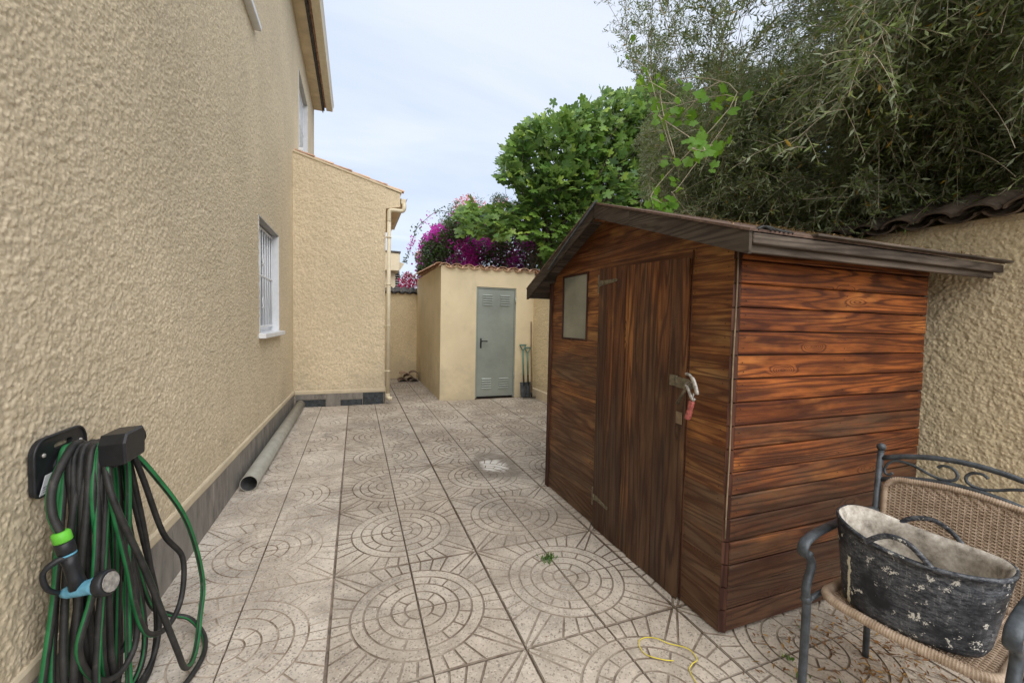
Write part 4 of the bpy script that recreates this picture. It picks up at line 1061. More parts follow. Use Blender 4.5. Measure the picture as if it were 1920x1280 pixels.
for q in range(25):
    u = .046+q*.017; wv.tube([back(u, .46, -.008), back(u, .775+rise(u)*.75, -.008)], .0036, 4, caps=False)
stuff(lobj('back_weave', wv, m_wick, ch))

# ------------------------------------------------------------------ builder's bucket on the seat
def bucketmat():
    M = Mat('scuffed_black_rubber', .5, .35); p = M.pos()
    n1 = M.noise(p, 7, 5, .6); n2 = M.noise(M.scale(p, (45, 45, 120)), 1, 6, .8); n3 = M.noise(p, 26, 5, .75); n4 = M.noise(M.scale(p, (220, 220, 12)), 1., 3, .6)
    c = M.ramp(n1, [(.3, (.008, .010, .014)), (.7, (.020, .024, .033))])
    haze_ = M.math('MULTIPLY', M.ramp(n1, [(.36, 0.), (.55, 1.)]), M.ramp(n2, [(.42, 0.), (.62, 1.)]))
    c = M.mix(M.math('MULTIPLY', haze_, .30), c, (.40, .42, .45))
    c = M.mix(M.math('MULTIPLY', M.ramp(n4, [(.56, 0.), (.66, 1.)]), M.math('MULTIPLY', haze_, .4)), c, (.42, .42, .40))
    oc = M.n('ShaderNodeSeparateXYZ', {0: M.n('ShaderNodeTexCoord').outputs['Object']})
    sx_ = M.math('ABSOLUTE', M.math('ADD', M.math('SUBTRACT', oc.outputs[0], .107), M.math('MULTIPLY', M.math('SUBTRACT', n3, .5), .03)))
    sm_ = M.math('MULTIPLY', M.math('LESS_THAN', sx_, .0055), M.math('MULTIPLY', M.math('LESS_THAN', oc.outputs[1], .15), M.math('LESS_THAN', oc.outputs[2], .635)))
    c = M.mix(sm_, c, (.70, .66, .50))
    c = M.mix(M.ramp(n3, [(.61, 0.), (.63, .9)]), c, (.66, .64, .58)); M.color(c)
    M.rough(M.ramp(n3, [(.4, .42), (.7, .8)])); M.bump(n3, .0012, .6); return M
mbk = bucketmat(); m_bucket = mbk.m
mm_ = Mat('dried_mortar', .95, .1); _n = mm_.noise(mm_.pos(), 22, 6, .7); mm_.color(mm_.ramp(_n, [(.32, (.17, .15, .125)), (.5, (.40, .365, .315)), (.68, (.62, .59, .53))])); mm_.bump(_n, .004, .8); m_crust = mm_.m
bk_ = thing('builders_bucket', "black rubber builder's bucket smeared with white mortar standing on the chair seat", 'bucket', CL, CRZ)
bk_.scale = (.96, .973, .985)
bc = (.245, .158); NB = 48; rings_ = []
def bring(z, f, inner=0.):
    # f: 0 bottom .. 1 rim
    a_ = .184 + .038*f - inner; b_ = .124 + .026*f - inner; e = .82
    out_ = []
    for j in range(NB):
        t = 2*PI*j/NB; c_, s_ = math.cos(t), math.sin(t)
        x = a_*abs(c_)**e*(1 if c_ > 0 else -1); y = b_*abs(s_)**e*(1 if s_ > 0 else -1)
        wob = .005*math.sin(3*t+.6)*f; dip = -.022*(abs(s_)**4)*f**3 + .012*c_*f*(-1) 
        out_.append((bc[0]+x*(1+wob)+.004*f, bc[1]+y*(1+wob)-.010*f*c_, z + dip))
    return out_
mb = MB(); zb = .462; hB = .282
prof_ = [(0, -.03, 0), (.0, -.012, 0)] 
rs = [bring(zb, -.35, 0), bring(zb+.004, -.12, 0), bring(zb+.016, .0, 0)]
for f in np.linspace(.1, .96, 9): rs.append(bring(zb+hB*f, f))
rs += [bring(zb+hB*.965, 1.05), bring(zb+hB*1.0, 1.06), bring(zb+hB*1.003, 1.0, .006)]
no = len(rs)
for f in np.linspace(.93, .08, 8): rs.append(bring(zb+hB*f, f, .010 + .006*random.random()))
rs.append(bring(zb+.02, -.6, .012))
vs = [p for r_ in rs for p in r_]; fs = []; 
for i in range(len(rs)-1):
    for j in range(NB): fs.append((i*NB+j, i*NB+(j+1) % NB, (i+1)*NB+(j+1) % NB, (i+1)*NB+j))
mb.add(vs, fs, 0, True); mb.f.append(tuple(reversed(range(NB)))); mb.m.append(0); mb.sm.append(False)
mb.f.append(tuple(range((len(rs)-1)*NB, len(rs)*NB))); mb.m.append(1); mb.sm.append(False)
for i in range(len(fs)):
    if i // NB >= no - 1: mb.m[i] = 1
lobj('body', mb, [m_bucket, m_crust], bk_)
for sgn, lift in ((-1, .052), (1, .045)):
    yb_ = bc[1] + sgn*.146; zt = zb+hB-.030
    P = [(bc[0]-.085, yb_*1.0-sgn*.004, zt+.004), (bc[0]-.06, yb_, zt+.03), (bc[0]-.03, yb_+sgn*.003, zt+lift), (bc[0]+.0, yb_+sgn*.004, zt+lift+.006), (bc[0]+.03, yb_+sgn*.003, zt+lift-.002), (bc[0]+.06, yb_, zt+.024), (bc[0]+.085, yb_-sgn*.004, zt-.004)]
    lobj('handle', MB().tube(spline(P, 6), .0085, 8, flat=.75), m_bucket, bk_)

# ------------------------------------------------------------------ tools leaning in the corner by the storage room
def spade(x, y, zt, lean, blade_w, label, rotz=0):
    t_ = thing('garden_spade', label, 'spade', (x, y, 0), rotz, 'teal handled spades by the storage room')
    def p(z, dx=0, dy=0): return (dx, lean*z/zt + dy, z)
    lobj('shaft', MB().tube([p(.42), p(zt-.10)], .017, 10), m_teal, t_)
    g = MB(); g.tube(spline([p(zt-.10), p(zt-.06, -.03), p(zt-.01, -.055)], 4), .011, 8); g.tube(spline([p(zt-.10), p(zt-.06, .03), p(zt-.01, .055)], 4), .011, 8); g.tube([p(zt, -.066), p(zt, .066)], .014, 8)
    lobj('grip', g, m_teal, t_)
    lobj('socket', MB().tube([p(.22, 0, -.004), p(.42, 0)], [.014, .0175], 10), m_black, t_)
    bl = MB(); nn = 7; vs = []; 
    for i in range(nn):
        f = i/(nn-1); z = .28 - .265*f; hw_ = blade_w*(1-.08*f) * (1 if i < nn-1 else .82)
        for j in range(7):
            u = -1+2*j/6; vs.append((u*hw_, lean*z/zt - .012 + .018*u*u, z + .006*(1-abs(u))*(f > .9)))
    k_ = len(vs); vs += [(a, b+.003, c) for a, b, c in vs]
    fs = [(i*7+j, i*7+j+1, (i+1)*7+j+1, (i+1)*7+j) for i in range(nn-1) for j in range(6)]
    fs2 = [tuple(k_+q for q in reversed(f)) for f in fs]
    bl.add(vs, fs + fs2, 0, True); bl.box(-blade_w-.004, blade_w+.004, lean*.28/zt-.006, lean*.28/zt+.012, .276, .290)
    lobj('blade', bl, m_iron, t_)
spade(2.935, 7.10, .98, .11, .070, 'square teal handled spade, the left one of two by the storage door')
spade(3.03, 7.12, .93, .09, .055, 'narrow teal handled spade, the right one of two beside the rake')
rk = thing('garden_rake', 'old garden rake with long wooden handle leaning in the corner, teeth on the paving', 'rake', (3.04, 7.02, 0))
obj('handle', MB().tube([(3.045, 7.00, .035), (3.085, 7.19, 1.42)], .015, 10), m_woodhandle, rk)
obj('socket', MB().tube([(3.042, 6.99, .03), (3.048, 7.01, .12)], .016, 8), m_black, rk)
hd = MB().box(2.86, 3.115, 6.972, 6.990, .030, .042)
for q in range(12): hd.tube([(2.866+q*.0222, 6.981, .032), (2.866+q*.0222, 6.972, .002)], .004, 5)
obj('rake_head', hd, m_black, rk)

# pile of spare roof tiles
m_claypile = plain('dusty_clay', (.36, .25, .18), .9, var=.5, scale=14)
m_claygrey = plain('lichen_grey_tile', (.22, .16, .13), .9, var=.5, scale=18, bump=.003)
bt = mesh_of('roof_tile', barrel(.42, .105, .09, .018), m_claygrey); bt2 = mesh_of('roof_tile', barrel(.42, .105, .09, .018), m_claypile)
tilelabels = ['weathered curved roof tile at the bottom left of the small pile by the back wall', 'weathered curved roof tile at the bottom right of the small pile by the back wall',
    'curved roof tile lying across the middle of the small pile', 'reddish curved roof tile on top left of the small pile', 'grey curved roof tile topmost and right on the small pile']
for (x, y, z, rx, rz, mt), lb in zip(((1.00, 9.60, .004, .0, PI/2, bt), (1.24, 9.58, .004, .0, PI/2+.05, bt), (1.12, 9.58, .085, 0, PI/2-.03, bt), (1.05, 9.54, .155, .10, PI/2+.06, bt2), (1.23, 9.55, .17, -.08, PI/2-.06, bt)), tilelabels):
    o = obj('roof_tile', mt, None); o.location = (x, y, z); o.rotation_euler = (rx, 0, rz); tag(o, lb, 'roof tile', 'spare roof tiles piled at the back wall')

# ------------------------------------------------------------------ neighbour's building beyond the back wall
nb = thing('neighbour_building', 'pale cream neighbouring building glimpsed past the downpipe, with a grey edged terrace', 'building', (0, 18, 0))
m_nb = plain('neighbour_wall', (.72, .62, .45), .9, var=.05)
obj('wall', MB().box(-4, 1.37, 16.2, 22, 0, 3.2), m_nb, nb)
obj('parapet', MB().box(-4, 1.50, 15.9, 21, 3.2, 3.86, b=.02), m_nb, nb)
obj('coping', MB().box(-4.05, 1.53, 15.87, 21, 3.86, 3.92), m_claydark, nb)
obj('canopy', MB().prism([(1.5, 3.2), (1.72, 3.55), (1.5, 3.60)], lambda u, v, d: (u, 19 - d, v), 2.6), m_cream, nb)
wn_ = obj('window', MB().box(1.36, 1.60, 17.0, 17.1, 2.55, 3.30), m_black, nb)
for q in range(8): obj('bar', MB().box(1.355, 1.605, 16.975, 16.995, 2.58+q*.092, 2.60+q*.092), m_white, wn_)
obj('wing', MB().box(.6, 1.62, 17.12, 21, 0, 3.19), m_nb, nb)

# ------------------------------------------------------------------ foliage tools
def frames(d, n_hint):
    d = d / np.linalg.norm(d, axis=1, keepdims=True); s_ = np.cross(n_hint, d); s_ /= np.linalg.norm(s_, axis=1, keepdims=True) + 1e-9
    return np.stack([d, s_, np.cross(d, s_)], -1)           # columns: along, side, normal
def scatter(tv, tf, R, P, sc):
    """tv (n,3) template in (along, side, normal); R (m,3,3); P (m,3); sc (m,) -> verts, faces"""
    V = np.einsum('mij,nj->mni', R, tv) * sc[:, None, None] + P[:, None, :]
    n = len(tv); F = tf[None] + (np.arange(len(P)) * n)[:, None, None]
    return V.reshape(-1, 3), F.reshape(-1, tf.shape[1])
OL_V = np.array([(0, 0, 0), (.45, .115, .03), (1, 0, -.06), (.45, -.115, .03)]); OL_F = np.array([(0, 1, 2), (0, 2, 3)])
def unit(m_): v = RNG.standard_normal((m_, 3)); return v / np.linalg.norm(v, axis=1, keepdims=True)
def sprigs(P, D, length, leaf, per, drop=.25):
    """twigs with paired leaves. returns leaf frames, positions, scales and twig paths"""
    m_ = len(P); t = np.linspace(.12, 1.0, per)
    side = unit(m_); side -= (side * D).sum(1, keepdims=True) * D; side /= np.linalg.norm(side, axis=1, keepdims=True)
    oth = np.cross(D, side); LP = []; LD = []; LS = []
    for k, tk in enumerate(t):
        a = side if (k // 2) % 2 == 0 else oth; sg = 1 if k % 2 else -1
        base = P + D * (length * tk)[:, None]; base[:, 2] -= drop * length * tk**2
        d = D * .75 + a * sg * .8 + unit(m_) * .35; LP.append(base); LD.append(d); LS.append(leaf * RNG.uniform(.7, 1.2, m_) * (1 - .25*tk))
    return np.concatenate(LP), np.concatenate(LD), np.concatenate(LS)
def twigmesh(paths, radii, n=3):
    V = []; F = []; o = 0
    for p, r_ in zip(paths, radii):
        p = np.array(p); k = len(p); T = np.gradient(p, axis=0); T /= np.linalg.norm(T, axis=1, keepdims=True) + 1e-9
        u = np.cross(T, [.31, .2, .93]); u /= np.linalg.norm(u, axis=1, keepdims=True) + 1e-9; w_ = np.cross(T, u)
        rr_ = np.linspace(r_[0], r_[1], k)
        for j in range(n):
            a = 2*PI*j/n; V.append(p + (u*math.cos(a) + w_*math.sin(a)) * rr_[:, None])
        base = np.arange(k-1)
        for j in range(n):
            j2 = (j+1) % n; F.append(np.stack([o+j*k+base, o+j2*k+base, o+j2*k+base+1, o+j*k+base+1], -1))
        o += n*k
    return np.concatenate(V), np.concatenate(F)
def bend(a, b, k=7, amp=.12, sag=.0):
    a = np.array(a, float); b = np.array(b, float); L_ = np.linalg.norm(b-a); t = np.linspace(0, 1, k)[:, None]
    off = RNG.standard_normal(3) * amp * L_; off2 = RNG.standard_normal(3) * amp * L_ * .5
    return a + (b-a)*t + off*np.sin(PI*t) * .6 + off2*np.sin(2*PI*t)*.5 + np.array([0, 0, -sag*L_]) * (t**2)

m_olive = leafmat('olive_leaf', [(.09, .14, .038), (.17, .235, .062), (.12, .175, .052), (.30, .36, .13), (.06, .095, .032)], (.25, .295, .18), .5, .28, (.42, .26, .03))
m_olivetwig = plain('olive_twig', (.38, .33, .24), .8, var=.3)
m_bark = plain('grey_bark', (.15, .125, .10), .95, var=.5, scale=16, bump=.006)
m_fig = leafmat('fig_leaf', [(.035, .09, .02), (.085, .185, .035), (.19, .33, .05), (.05, .12, .03), (.33, .46, .08)], (.10, .19, .07), .42, .38)
m_vine = leafmat('vine_leaf', [(.20, .42, .02), (.28, .52, .03), (.10, .26, .03), (.34, .56, .05)], (.22, .38, .08), .45, .5, None, (.45, .65, .05))
m_dgreen = leafmat('shrub_leaf', [(.025, .055, .018), (.05, .095, .03), (.035, .07, .025), (.09, .14, .045)], None, .5, .25)
m_brac = leafmat('magenta_bract', [(.55, .03, .42), (.74, .06, .50), (.38, .02, .30), (.78, .12, .66)], None, .6, .5, None, (.95, .12, .78))
m_crim = leafmat('crimson_bract', [(.55, .02, .12), (.45, .015, .09), (.62, .04, .18)], None, .6, .3, None, (.7, .03, .2))
m_pink = leafmat('pink_petal', [(.80, .25, .30), (.85, .42, .42), (.70, .18, .25), (.88, .55, .50)], None, .6, .3, None, (.9, .4, .4))
m_catkin = leafmat('dry_flower', [(.35, .22, .10), (.28, .17, .08), (.42, .30, .15)], None, .8, .1)

def front_parts(name, tvs, tfs, R, P, sc, mat, parent, count, dist_max=99):
    """the leaves nearest the viewpoint become parts of their own; returns the mask of the rest"""
    q = proj(P); vis = (q[:, 0] > 0) & (q[:, 0] < 1920) & (q[:, 1] > 0) & (q[:, 1] < 1280) & (q[:, 2] > .3)
    order = np.argsort(np.where(vis, q[:, 2] / sc, 1e9))[:count]
    me = mesh_np(name, tvs, tfs, mat); rest = np.ones(len(P), bool)
    for i in order:
        o = bpy.data.objects.new(name, me); link(o, parent)
        M_ = Matrix([list(r_) for r_ in R[i]]).to_4x4() @ Matrix.Scale(float(sc[i]), 4); M_.translation = Vector(P[i].tolist()); o.matrix_basis = M_
        rest[i] = False
    return rest

# ------------------------------------------------------------------ olive tree beyond the wall, hanging over it
OLIVE = [(1108, -4000), (1104, 6), (1135, 45), (1150, 95), (1165, 140), (1205, 168), (1222, 200), (1195, 235), (1180, 262), (1205, 300), (1190, 345), (1225, 425), (1330, 430), (1440, 440), (1560, 455),
         (1640, 450), (1690, 424), (1760, 402), (1850, 384), (1925, 368), (6000, 320), (6000, -4000)]
ol = thing('olive_tree', 'big olive tree with silvery green leaves leaning over the boundary wall and shed', 'tree', (4.7, 2.6, 0))
def sample_olive(n):
    P = np.stack([RNG.uniform(2.0, 6.8, n), RNG.uniform(-1.2, 6.6, n), RNG.uniform(2.05, 6.9, n)], -1)
    q = proj(P); jit = RNG.normal(0, 9, (n, 2))
    ok = in_poly(q[:, 0]+jit[:, 0], q[:, 1]+jit[:, 1], OLIVE) & (q[:, 2] > 1.25)
    # crown shell shape
    ok &= (abs((P[:, 0]-4.5)/2.5)**3 + abs((P[:, 1]-2.7)/4.0)**3 + abs((P[:, 2]-3.9)/2.9)**4) < 1
    ok &= ~((P[:, 0] < 3.45) & (P[:, 2] < 2.18 + .12*(3.4-P[:, 0])))
    return P[ok]
cl = sample_olive(16000)
q = proj(cl)
# clumping
def fld(P, s_, seed):
    r = np.random.default_rng(seed); K = r.normal(0, s_, (10, 3)); ph = r.uniform(0, 6.28, 10); return sum(np.sin(P @ K[i] + ph[i]) for i in range(10)) / 3.2
cl = cl[fld(cl, 2.6, 5) > -.35]
cl = cl[:1500]
nl_ = 5000; Pl_ = np.stack([RNG.uniform(2.95, 5.6, nl_), RNG.uniform(1.0, 7.2, nl_), RNG.uniform(2.04, 2.95, nl_)], -1); ql_ = proj(Pl_)
Pl_ = Pl_[in_poly(ql_[:, 0], ql_[:, 1], OLIVE) & ((Pl_[:, 0] > 3.5) | ((Pl_[:, 1] > 1.55) & (Pl_[:, 2] < 2.5)))]; cl = np.concatenate([cl, Pl_[:430]])
nn_ = 9000; Pn_ = np.stack([RNG.uniform(2.35, 4.6, nn_), RNG.uniform(.3, 4.2, nn_), RNG.uniform(2.12, 3.5, nn_)], -1); qn_ = proj(Pn_)
Pn_ = Pn_[in_poly(qn_[:, 0], qn_[:, 1], OLIVE) & (qn_[:, 2] > 1.35) & ((Pn_[:, 0] > 3.4) | (Pn_[:, 2] > 2.26))]
Pn_ = Pn_[fld(Pn_, 2.6, 15) > -.3]; cl = np.concatenate([cl, Pn_[:420]]); qc_ = proj(cl); thin_ = (qc_[:, 0] < 1330) & (qc_[:, 1] < 210) & (RNG.uniform(0, 1, len(cl)) < .5); cl = cl[~thin_]
limbs = [[(4.75, 2.6, 0), (4.7, 2.65, .9), (4.85, 2.7, 1.7)], [(4.85, 2.7, 1.7), (4.4, 2.3, 2.5), (3.9, 1.7, 3.2), (3.3, 1.2, 3.6)], [(4.85, 2.7, 1.7), (4.6, 3.3, 2.7), (4.2, 4.1, 3.6), (3.8, 4.8, 4.3)],
         [(4.85, 2.7, 1.7), (5.2, 2.6, 2.8), (4.9, 2.6, 4.0), (4.5, 2.7, 5.2)], [(4.4, 2.3, 2.5), (3.9, 2.9, 3.0), (3.3, 3.3, 3.3)], [(4.4, 2.3, 2.5), (4.3, 1.3, 2.9), (3.9, .4, 3.2)], [(4.85, 2.7, 1.7), (5.4, 3.6, 2.9), (5.5, 4.5, 3.9)]]
LPts = []; lp = []; lr = []
for i, l_ in enumerate(limbs):
    s_ = spline(l_, 8); lp.append(s_); lr.append((.16, .12) if i == 0 else (.055, .014)); 
    if i: LPts += s_
LPts = np.array(LPts)
tr = MB(); tr.tube(lp[0], list(np.linspace(.17, .12, len(lp[0]))), 10); obj('trunk', tr, m_bark, ol)
for s_, r_ in zip(lp[1:], lr[1:]): obj('branch', MB().tube(s_, list(np.linspace(r_[0], r_[1], len(s_))), 7), m_bark, ol)
paths = []; rad = []; SP = []; SD = []; SLn = []
for c in cl:
    d2 = ((LPts - c)**2).sum(1); a = LPts[np.argmin(d2 + RNG.uniform(0, .25, len(d2)))]
    b = bend(a, c, 8, .12); qc1 = proj(c[None])[0]
    if not (qc1[0] < 1400 and qc1[1] < 330) or RNG.uniform() < .3: paths.append(b); rad.append((.006, .002))
    tip = b[-1]; dv_ = (b[-1]-b[-3]); dv_ /= np.linalg.norm(dv_)+1e-9
    k = 22
    tt = RNG.uniform(.45, 1.0, k); idx = (tt*7).astype(int).clip(0, 6); base = b[idx] + (b[idx+1 if False else idx] - b[idx]); base = b[idx] + (b[np.minimum(idx+1, 7)]-b[idx]) * (tt*7-idx)[:, None]
    base = base + RNG.normal(0, .035, (k, 3))
    D = dv_*.9 + unit(k)*.9 + np.array([-.12, -.12, -.05]); D /= np.linalg.norm(D, axis=1, keepdims=True)
    SP.append(base); SD.append(D); SLn.append(RNG.uniform(.14, .34, k))
SP = np.concatenate(SP); SD = np.concatenate(SD); SLn = np.concatenate(SLn)
tips = SP + SD*SLn[:, None]; qt = proj(tips); ok = in_poly(qt[:, 0] + RNG.normal(0, 6, len(qt)), qt[:, 1] + RNG.normal(0, 5, len(qt)), OLIVE) & (qt[:, 2] > 1.0)
qb = proj(SP); ok &= in_poly(qb[:, 0], qb[:, 1], OLIVE) & (qb[:, 2] > 1.0)
hz2 = fld(SP, 4.5, 9); lf_ = qt[:, 0] < 1560; ok &= hz2 > np.where(lf_ & (qt[:, 1] < 300), -.32, -.75)
SP, SD, SLn = SP[ok], SD[ok], SLn[ok]
print('olive sprigs', len(SP))
LPos, LDir, LSc = sprigs(SP, SD, SLn, .064, 13)
R_ = frames(LDir, unit(len(LDir))); 
rest = front_parts('leaf', OL_V, OL_F, R_, LPos, LSc, m_olive, ol, 280)
V, F = scatter(OL_V, OL_F, R_[rest], LPos[rest], LSc[rest]); print('olive leaves', len(LPos))
stuff(obj('crown', mesh_np('crown', V, F, m_olive), None, ol))
for p, d, l_ in zip(SP, SD, SLn):
    t = np.linspace(0, 1, 4)[:, None]; pts = p + d*l_*t; pts[:, 2] -= .25*l_*t[:, 0]**2; paths.append(pts); rad.append((.0022, .0009))
# long pale shoots crossing the crown
for _ in range(300):
    i = RNG.integers(len(SP)); a = SP[i]; d = SD[i]*.5 + np.array([-.3, -.4, -.02]) + RNG.normal(0, .3, 3); b = a + d/np.linalg.norm(d) * RNG.uniform(.4, .9)
    qq = proj(b[None])[0]
    if in_poly(np.array([qq[0]]), np.array([qq[1]]), OLIVE)[0] and qq[2] > 1.1: paths.append(bend(a, b, 8, .06)); rad.append((.0046, .0018))
V, F = twigmesh(paths, rad); stuff(obj('twigs', mesh_np('twigs', V, F, m_olivetwig), None, ol))
# dry blossom tufts
i = RNG.choice(len(SP), 420, replace=False); fp = np.repeat(SP[i] + SD[i]*SLn[i][:, None]*.8, 10, 0) + RNG.normal(0, .012, (4200, 3)); Rf = frames(unit(4200), unit(4200))
V, F = scatter(OL_V, OL_F, Rf, fp, RNG.uniform(.010, .018, 4200)); stuff(obj('blossom', mesh_np('blossom', V, F, m_catkin), None, ol))

# ------------------------------------------------------------------ lobed leaves
def lobed(lobes, n=22, deep=.45):
    pts = []
    for i in range(n):
        a = -PI + 2*PI*i/n; r = (1-deep) + deep*abs(math.cos(a*lobes/2))**.8
        r *= .62 + .38*math.cos(a/2)**.5 if abs(a) < PI-.01 else .3
        pts.append((.42 + r*.58*math.cos(a), r*.56*math.sin(a), -.10*abs(r*math.sin(a)) - .06*max(0, math.cos(a))*r))
    V = np.array([(.36, 0, .0)] + pts); F = np.array([(0, 1+i, 1+(i+1) % n) for i in range(n)]); return V, F
FG_V, FG_F = lobed(5, 20, .5)
FIG = [(935, 306), (950, 285), (968, 250), (985, 228), (1020, 225), (1030, 198), (1042, 222), (1085, 205), (1090, 192), (1110, 200), (1125, 172), (1150, 180), (1205, 165), (1300, 180), (1300, 420), (1110, 400),
       (1020, 490), (1010, 440), (985, 445), (930, 440), (870, 436), (855, 405), (875, 382), (935, 392), (975, 378), (965, 350), (945, 342)]
fg = thing('fig_tree', 'bright green fig tree with large lobed leaves rising behind the shed roof', 'tree', (4.4, 9.6, 0))
n = 150000
P = np.stack([RNG.uniform(2.2, 9.6, n), RNG.uniform(8.2, 10.8, n), RNG.uniform(2.3, 8.6, n)], -1); q = proj(P)
ok = in_poly(q[:, 0]+RNG.normal(0, 4, n), q[:, 1]+RNG.normal(0, 4, n), FIG)
ok &= (P[:, 1] > 8.7) | (fld(P, 2.5, 21) > .0)
P = P[ok]; P = P[fld(P, 3.2, 22) > -.75]; P = P[:8200]; print('fig leaves', len(P))
out_d = P - np.array([4.6, 9.9, 3.6]); D = unit(len(P))*.7 + out_d/np.linalg.norm(out_d, axis=1, keepdims=True)*.7 + np.array([-.1, -.25, -.25])
nh = unit(len(P))*.55 + np.array([-.2, -.5, .75])
d_ = D/np.linalg.norm(D, axis=1, keepdims=True); s_ = np.cross(nh, d_); s_ /= np.linalg.norm(s_, axis=1, keepdims=True); R_ = np.stack([d_, s_, np.cross(d_, s_)], -1)
sc = RNG.uniform(.15, .29, len(P))
rest = front_parts('leaf', FG_V, FG_F, R_, P, sc, m_fig, fg, 290)
V, F = scatter(FG_V, FG_F, R_[rest], P[rest], sc[rest]); stuff(obj('crown', mesh_np('crown', V, F, m_fig), None, fg))
obj('trunk', MB().tube(spline([(4.6, 9.9, 0), (4.5, 9.8, 1.2), (4.7, 9.9, 2.4), (4.4, 9.8, 3.4)], 6), list(np.linspace(.12, .05, 19)), 9), m_bark, fg)
paths = []; rad = []
for i in RNG.choice(len(P), 240, replace=False):
    paths.append(bend((4.5+RNG.normal(0, .2), 9.85, RNG.uniform(2.0, 3.6)), P[i], 9, .10)); rad.append((.012, .004))
V, F = twigmesh(paths, rad, 4); stuff(obj('twigs', mesh_np('twigs', V, F, m_bark), None, fg))

# ------------------------------------------------------------------ grape vine shoots between fig and olive
VN_V, VN_F = lobed(5, 22, .34)
vn = thing('grape_vine', 'grape vine with luminous yellow-green leaves climbing through the left edge of the olive tree', 'vine', (3.75, 3.6, 0))
def px(x, y, depth):
    r = RM @ np.array([(x-960)/778, -(y-640)/778, -1.0]); return CP + r*depth
spots0 = [(1312,248,3.6,.11),(1330,268,3.5,.13),(1322,280,3.5,.12),(1296,282,3.5,.12),(1302,262,3.6,.09),(1348,262,3.5,.12),(1282,262,3.7,.10),(1240,225,4.4,.13),(1236,212,4.5,.10),(1262,205,4.3,.13),(1270,225,4.3,.11),(1318,170,4.0,.14),
  (1350,155,4.0,.13),(1310,185,4.1,.11),(1205,140,4.9,.14),(1212,125,4.9,.12),(1216,160,4.8,.12),(1232,190,4.6,.13),(1174,100,5.0,.09),(1280,200,4.2,.12),(1298,205,4.2,.12),(1335,190,4.0,.11),(1238,372,3.9,.12),(1250,382,3.9,.13),(1232,386,3.9,.10),(1262,378,3.9,.10),
  (1245,160,4.6,.10),(1225,150,4.8,.12),(1280,160,4.4,.12),(1345,300,3.6,.09),(1262,300,4.0,.10),(1380,180,3.9,.12),(1365,205,3.9,.12),(1255,330,4.0,.09),(1235,345,4.1,.09),(1275,350,4.0,.08),(1215,375,4.1,.09),(1300,225,4.0,.09)]
spots = spots0 + [(a+random.gauss(0, 15), b+random.gauss(0, 13), c*random.uniform(.96, 1.1), d*random.uniform(.7, 1.05)) for a, b, c, d in spots0*2]
P = np.array([px(s_[0], s_[1], s_[2]*.72) for s_ in spots]); sc = np.array([s_[3]*.68 for s_ in spots])
D = np.array([.1, -.1, -.6]) + unit(len(P))*.7; nh = unit(len(P))*.4 + np.array([-.3, -.8, .5]); d_ = D/np.linalg.norm(D, axis=1, keepdims=True); s_ = np.cross(nh, d_); s_ /= np.linalg.norm(s_, axis=1, keepdims=True)
front_parts('leaf', VN_V, VN_F, np.stack([d_, s_, np.cross(d_, s_)], -1), P, sc, m_vine, vn, len(P))
paths = [[(4.0, 5.2, 0)], ]
for ids in ((25, 35, 31, 8, 10, 13), (23, 34, 31, 26, 30, 17), (17, 15, 18), (8, 7, 2, 3, 1), (10, 20, 11, 12), (17, 19, 16)):
    base = [(3.75, 3.6, 0), (3.7, 3.55, 1.6), (3.3, 3.2, 2.2)] if ids[0] in (23, 25) else []
    obj('stem', MB().tube(spline(base + [tuple(P[q_] + RNG.normal(0, .015, 3)) for q_ in ids], 5), .0032, 5), m_olivetwig, vn)

# ------------------------------------------------------------------ flowering shrubs behind the storage room
def shrub(name, label, cat, poly, ylo, yhi, n, leaf_mat, fl_mat, fl_frac, loc, leafs, fls, seed, narrow=False, lim=9000, stems=80):
    t_ = thing(name, label, cat, loc)
    xs = [a for a, b in poly]; ysn = [b for a, b in poly]
    X_ = RNG.uniform(min(xs), max(xs), n); Y_ = RNG.uniform(min(ysn), max(ysn), n); ok = in_poly(X_, Y_, poly); X_, Y_ = X_[ok]+RNG.normal(0, 3, ok.sum()), Y_[ok]+RNG.normal(0, 3, ok.sum())
    r = np.stack([(X_-960)/778, -(Y_-640)/778, -np.ones(len(X_))], -1) @ RM.T; dep = RNG.uniform(ylo, yhi, len(X_)); Pn = CP + r * (dep / r[:, 1])[:, None]
    Pn = Pn[fld(Pn, 6., seed) > -.5][:lim]; isf = fld(Pn, 5.0, seed+1) + RNG.normal(0, .35, len(Pn)) > fl_frac
    for nm, sel, mt, s_ in (('foliage', ~isf, leaf_mat, leafs), ('blossom', isf, fl_mat, fls)):
        Q = Pn[sel]; k = 3
        Q = np.repeat(Q, k, 0) + RNG.normal(0, .03, (len(Q)*k, 3))
        tv_ = OL_V * np.array([1, .8 if narrow and nm == 'foliage' else 2.9, 1]); R1 = frames(unit(len(Q)), unit(len(Q)))
        V, F = scatter(tv_, OL_F, R1, Q, RNG.uniform(s_*.6, s_*1.2, len(Q))); stuff(obj(nm, mesh_np(nm, V, F, mt), None, t_))
    pt = [bend((loc[0]+RNG.normal(0, .2), loc[1]+RNG.normal(0, .2), 0), Pn[i], 10, .07) for i in RNG.choice(len(Pn), stems, replace=False)]
    V, F = twigmesh(pt, [(.016, .004)]*len(pt), 4); stuff(obj('stem', mesh_np('stem', V, F, m_bark), None, t_)); return t_
shrub('oleander_shrub', 'grey-green oleander with pale pink flowers standing behind the bougainvillea', 'shrub', [(790, 500), (780, 478), (800, 455), (812, 425), (835, 410), (840, 390), (862, 372), (880, 366), (900, 378), (915, 385), (930, 362), (950, 372), (975, 380), (1000, 400), (1000, 450), (930, 470), (870, 500)],
      12.2, 13.2, 9000, m_dgreen, m_pink, .25, (3.1, 12.8, 0), .13, .075, 31, True, 5200)
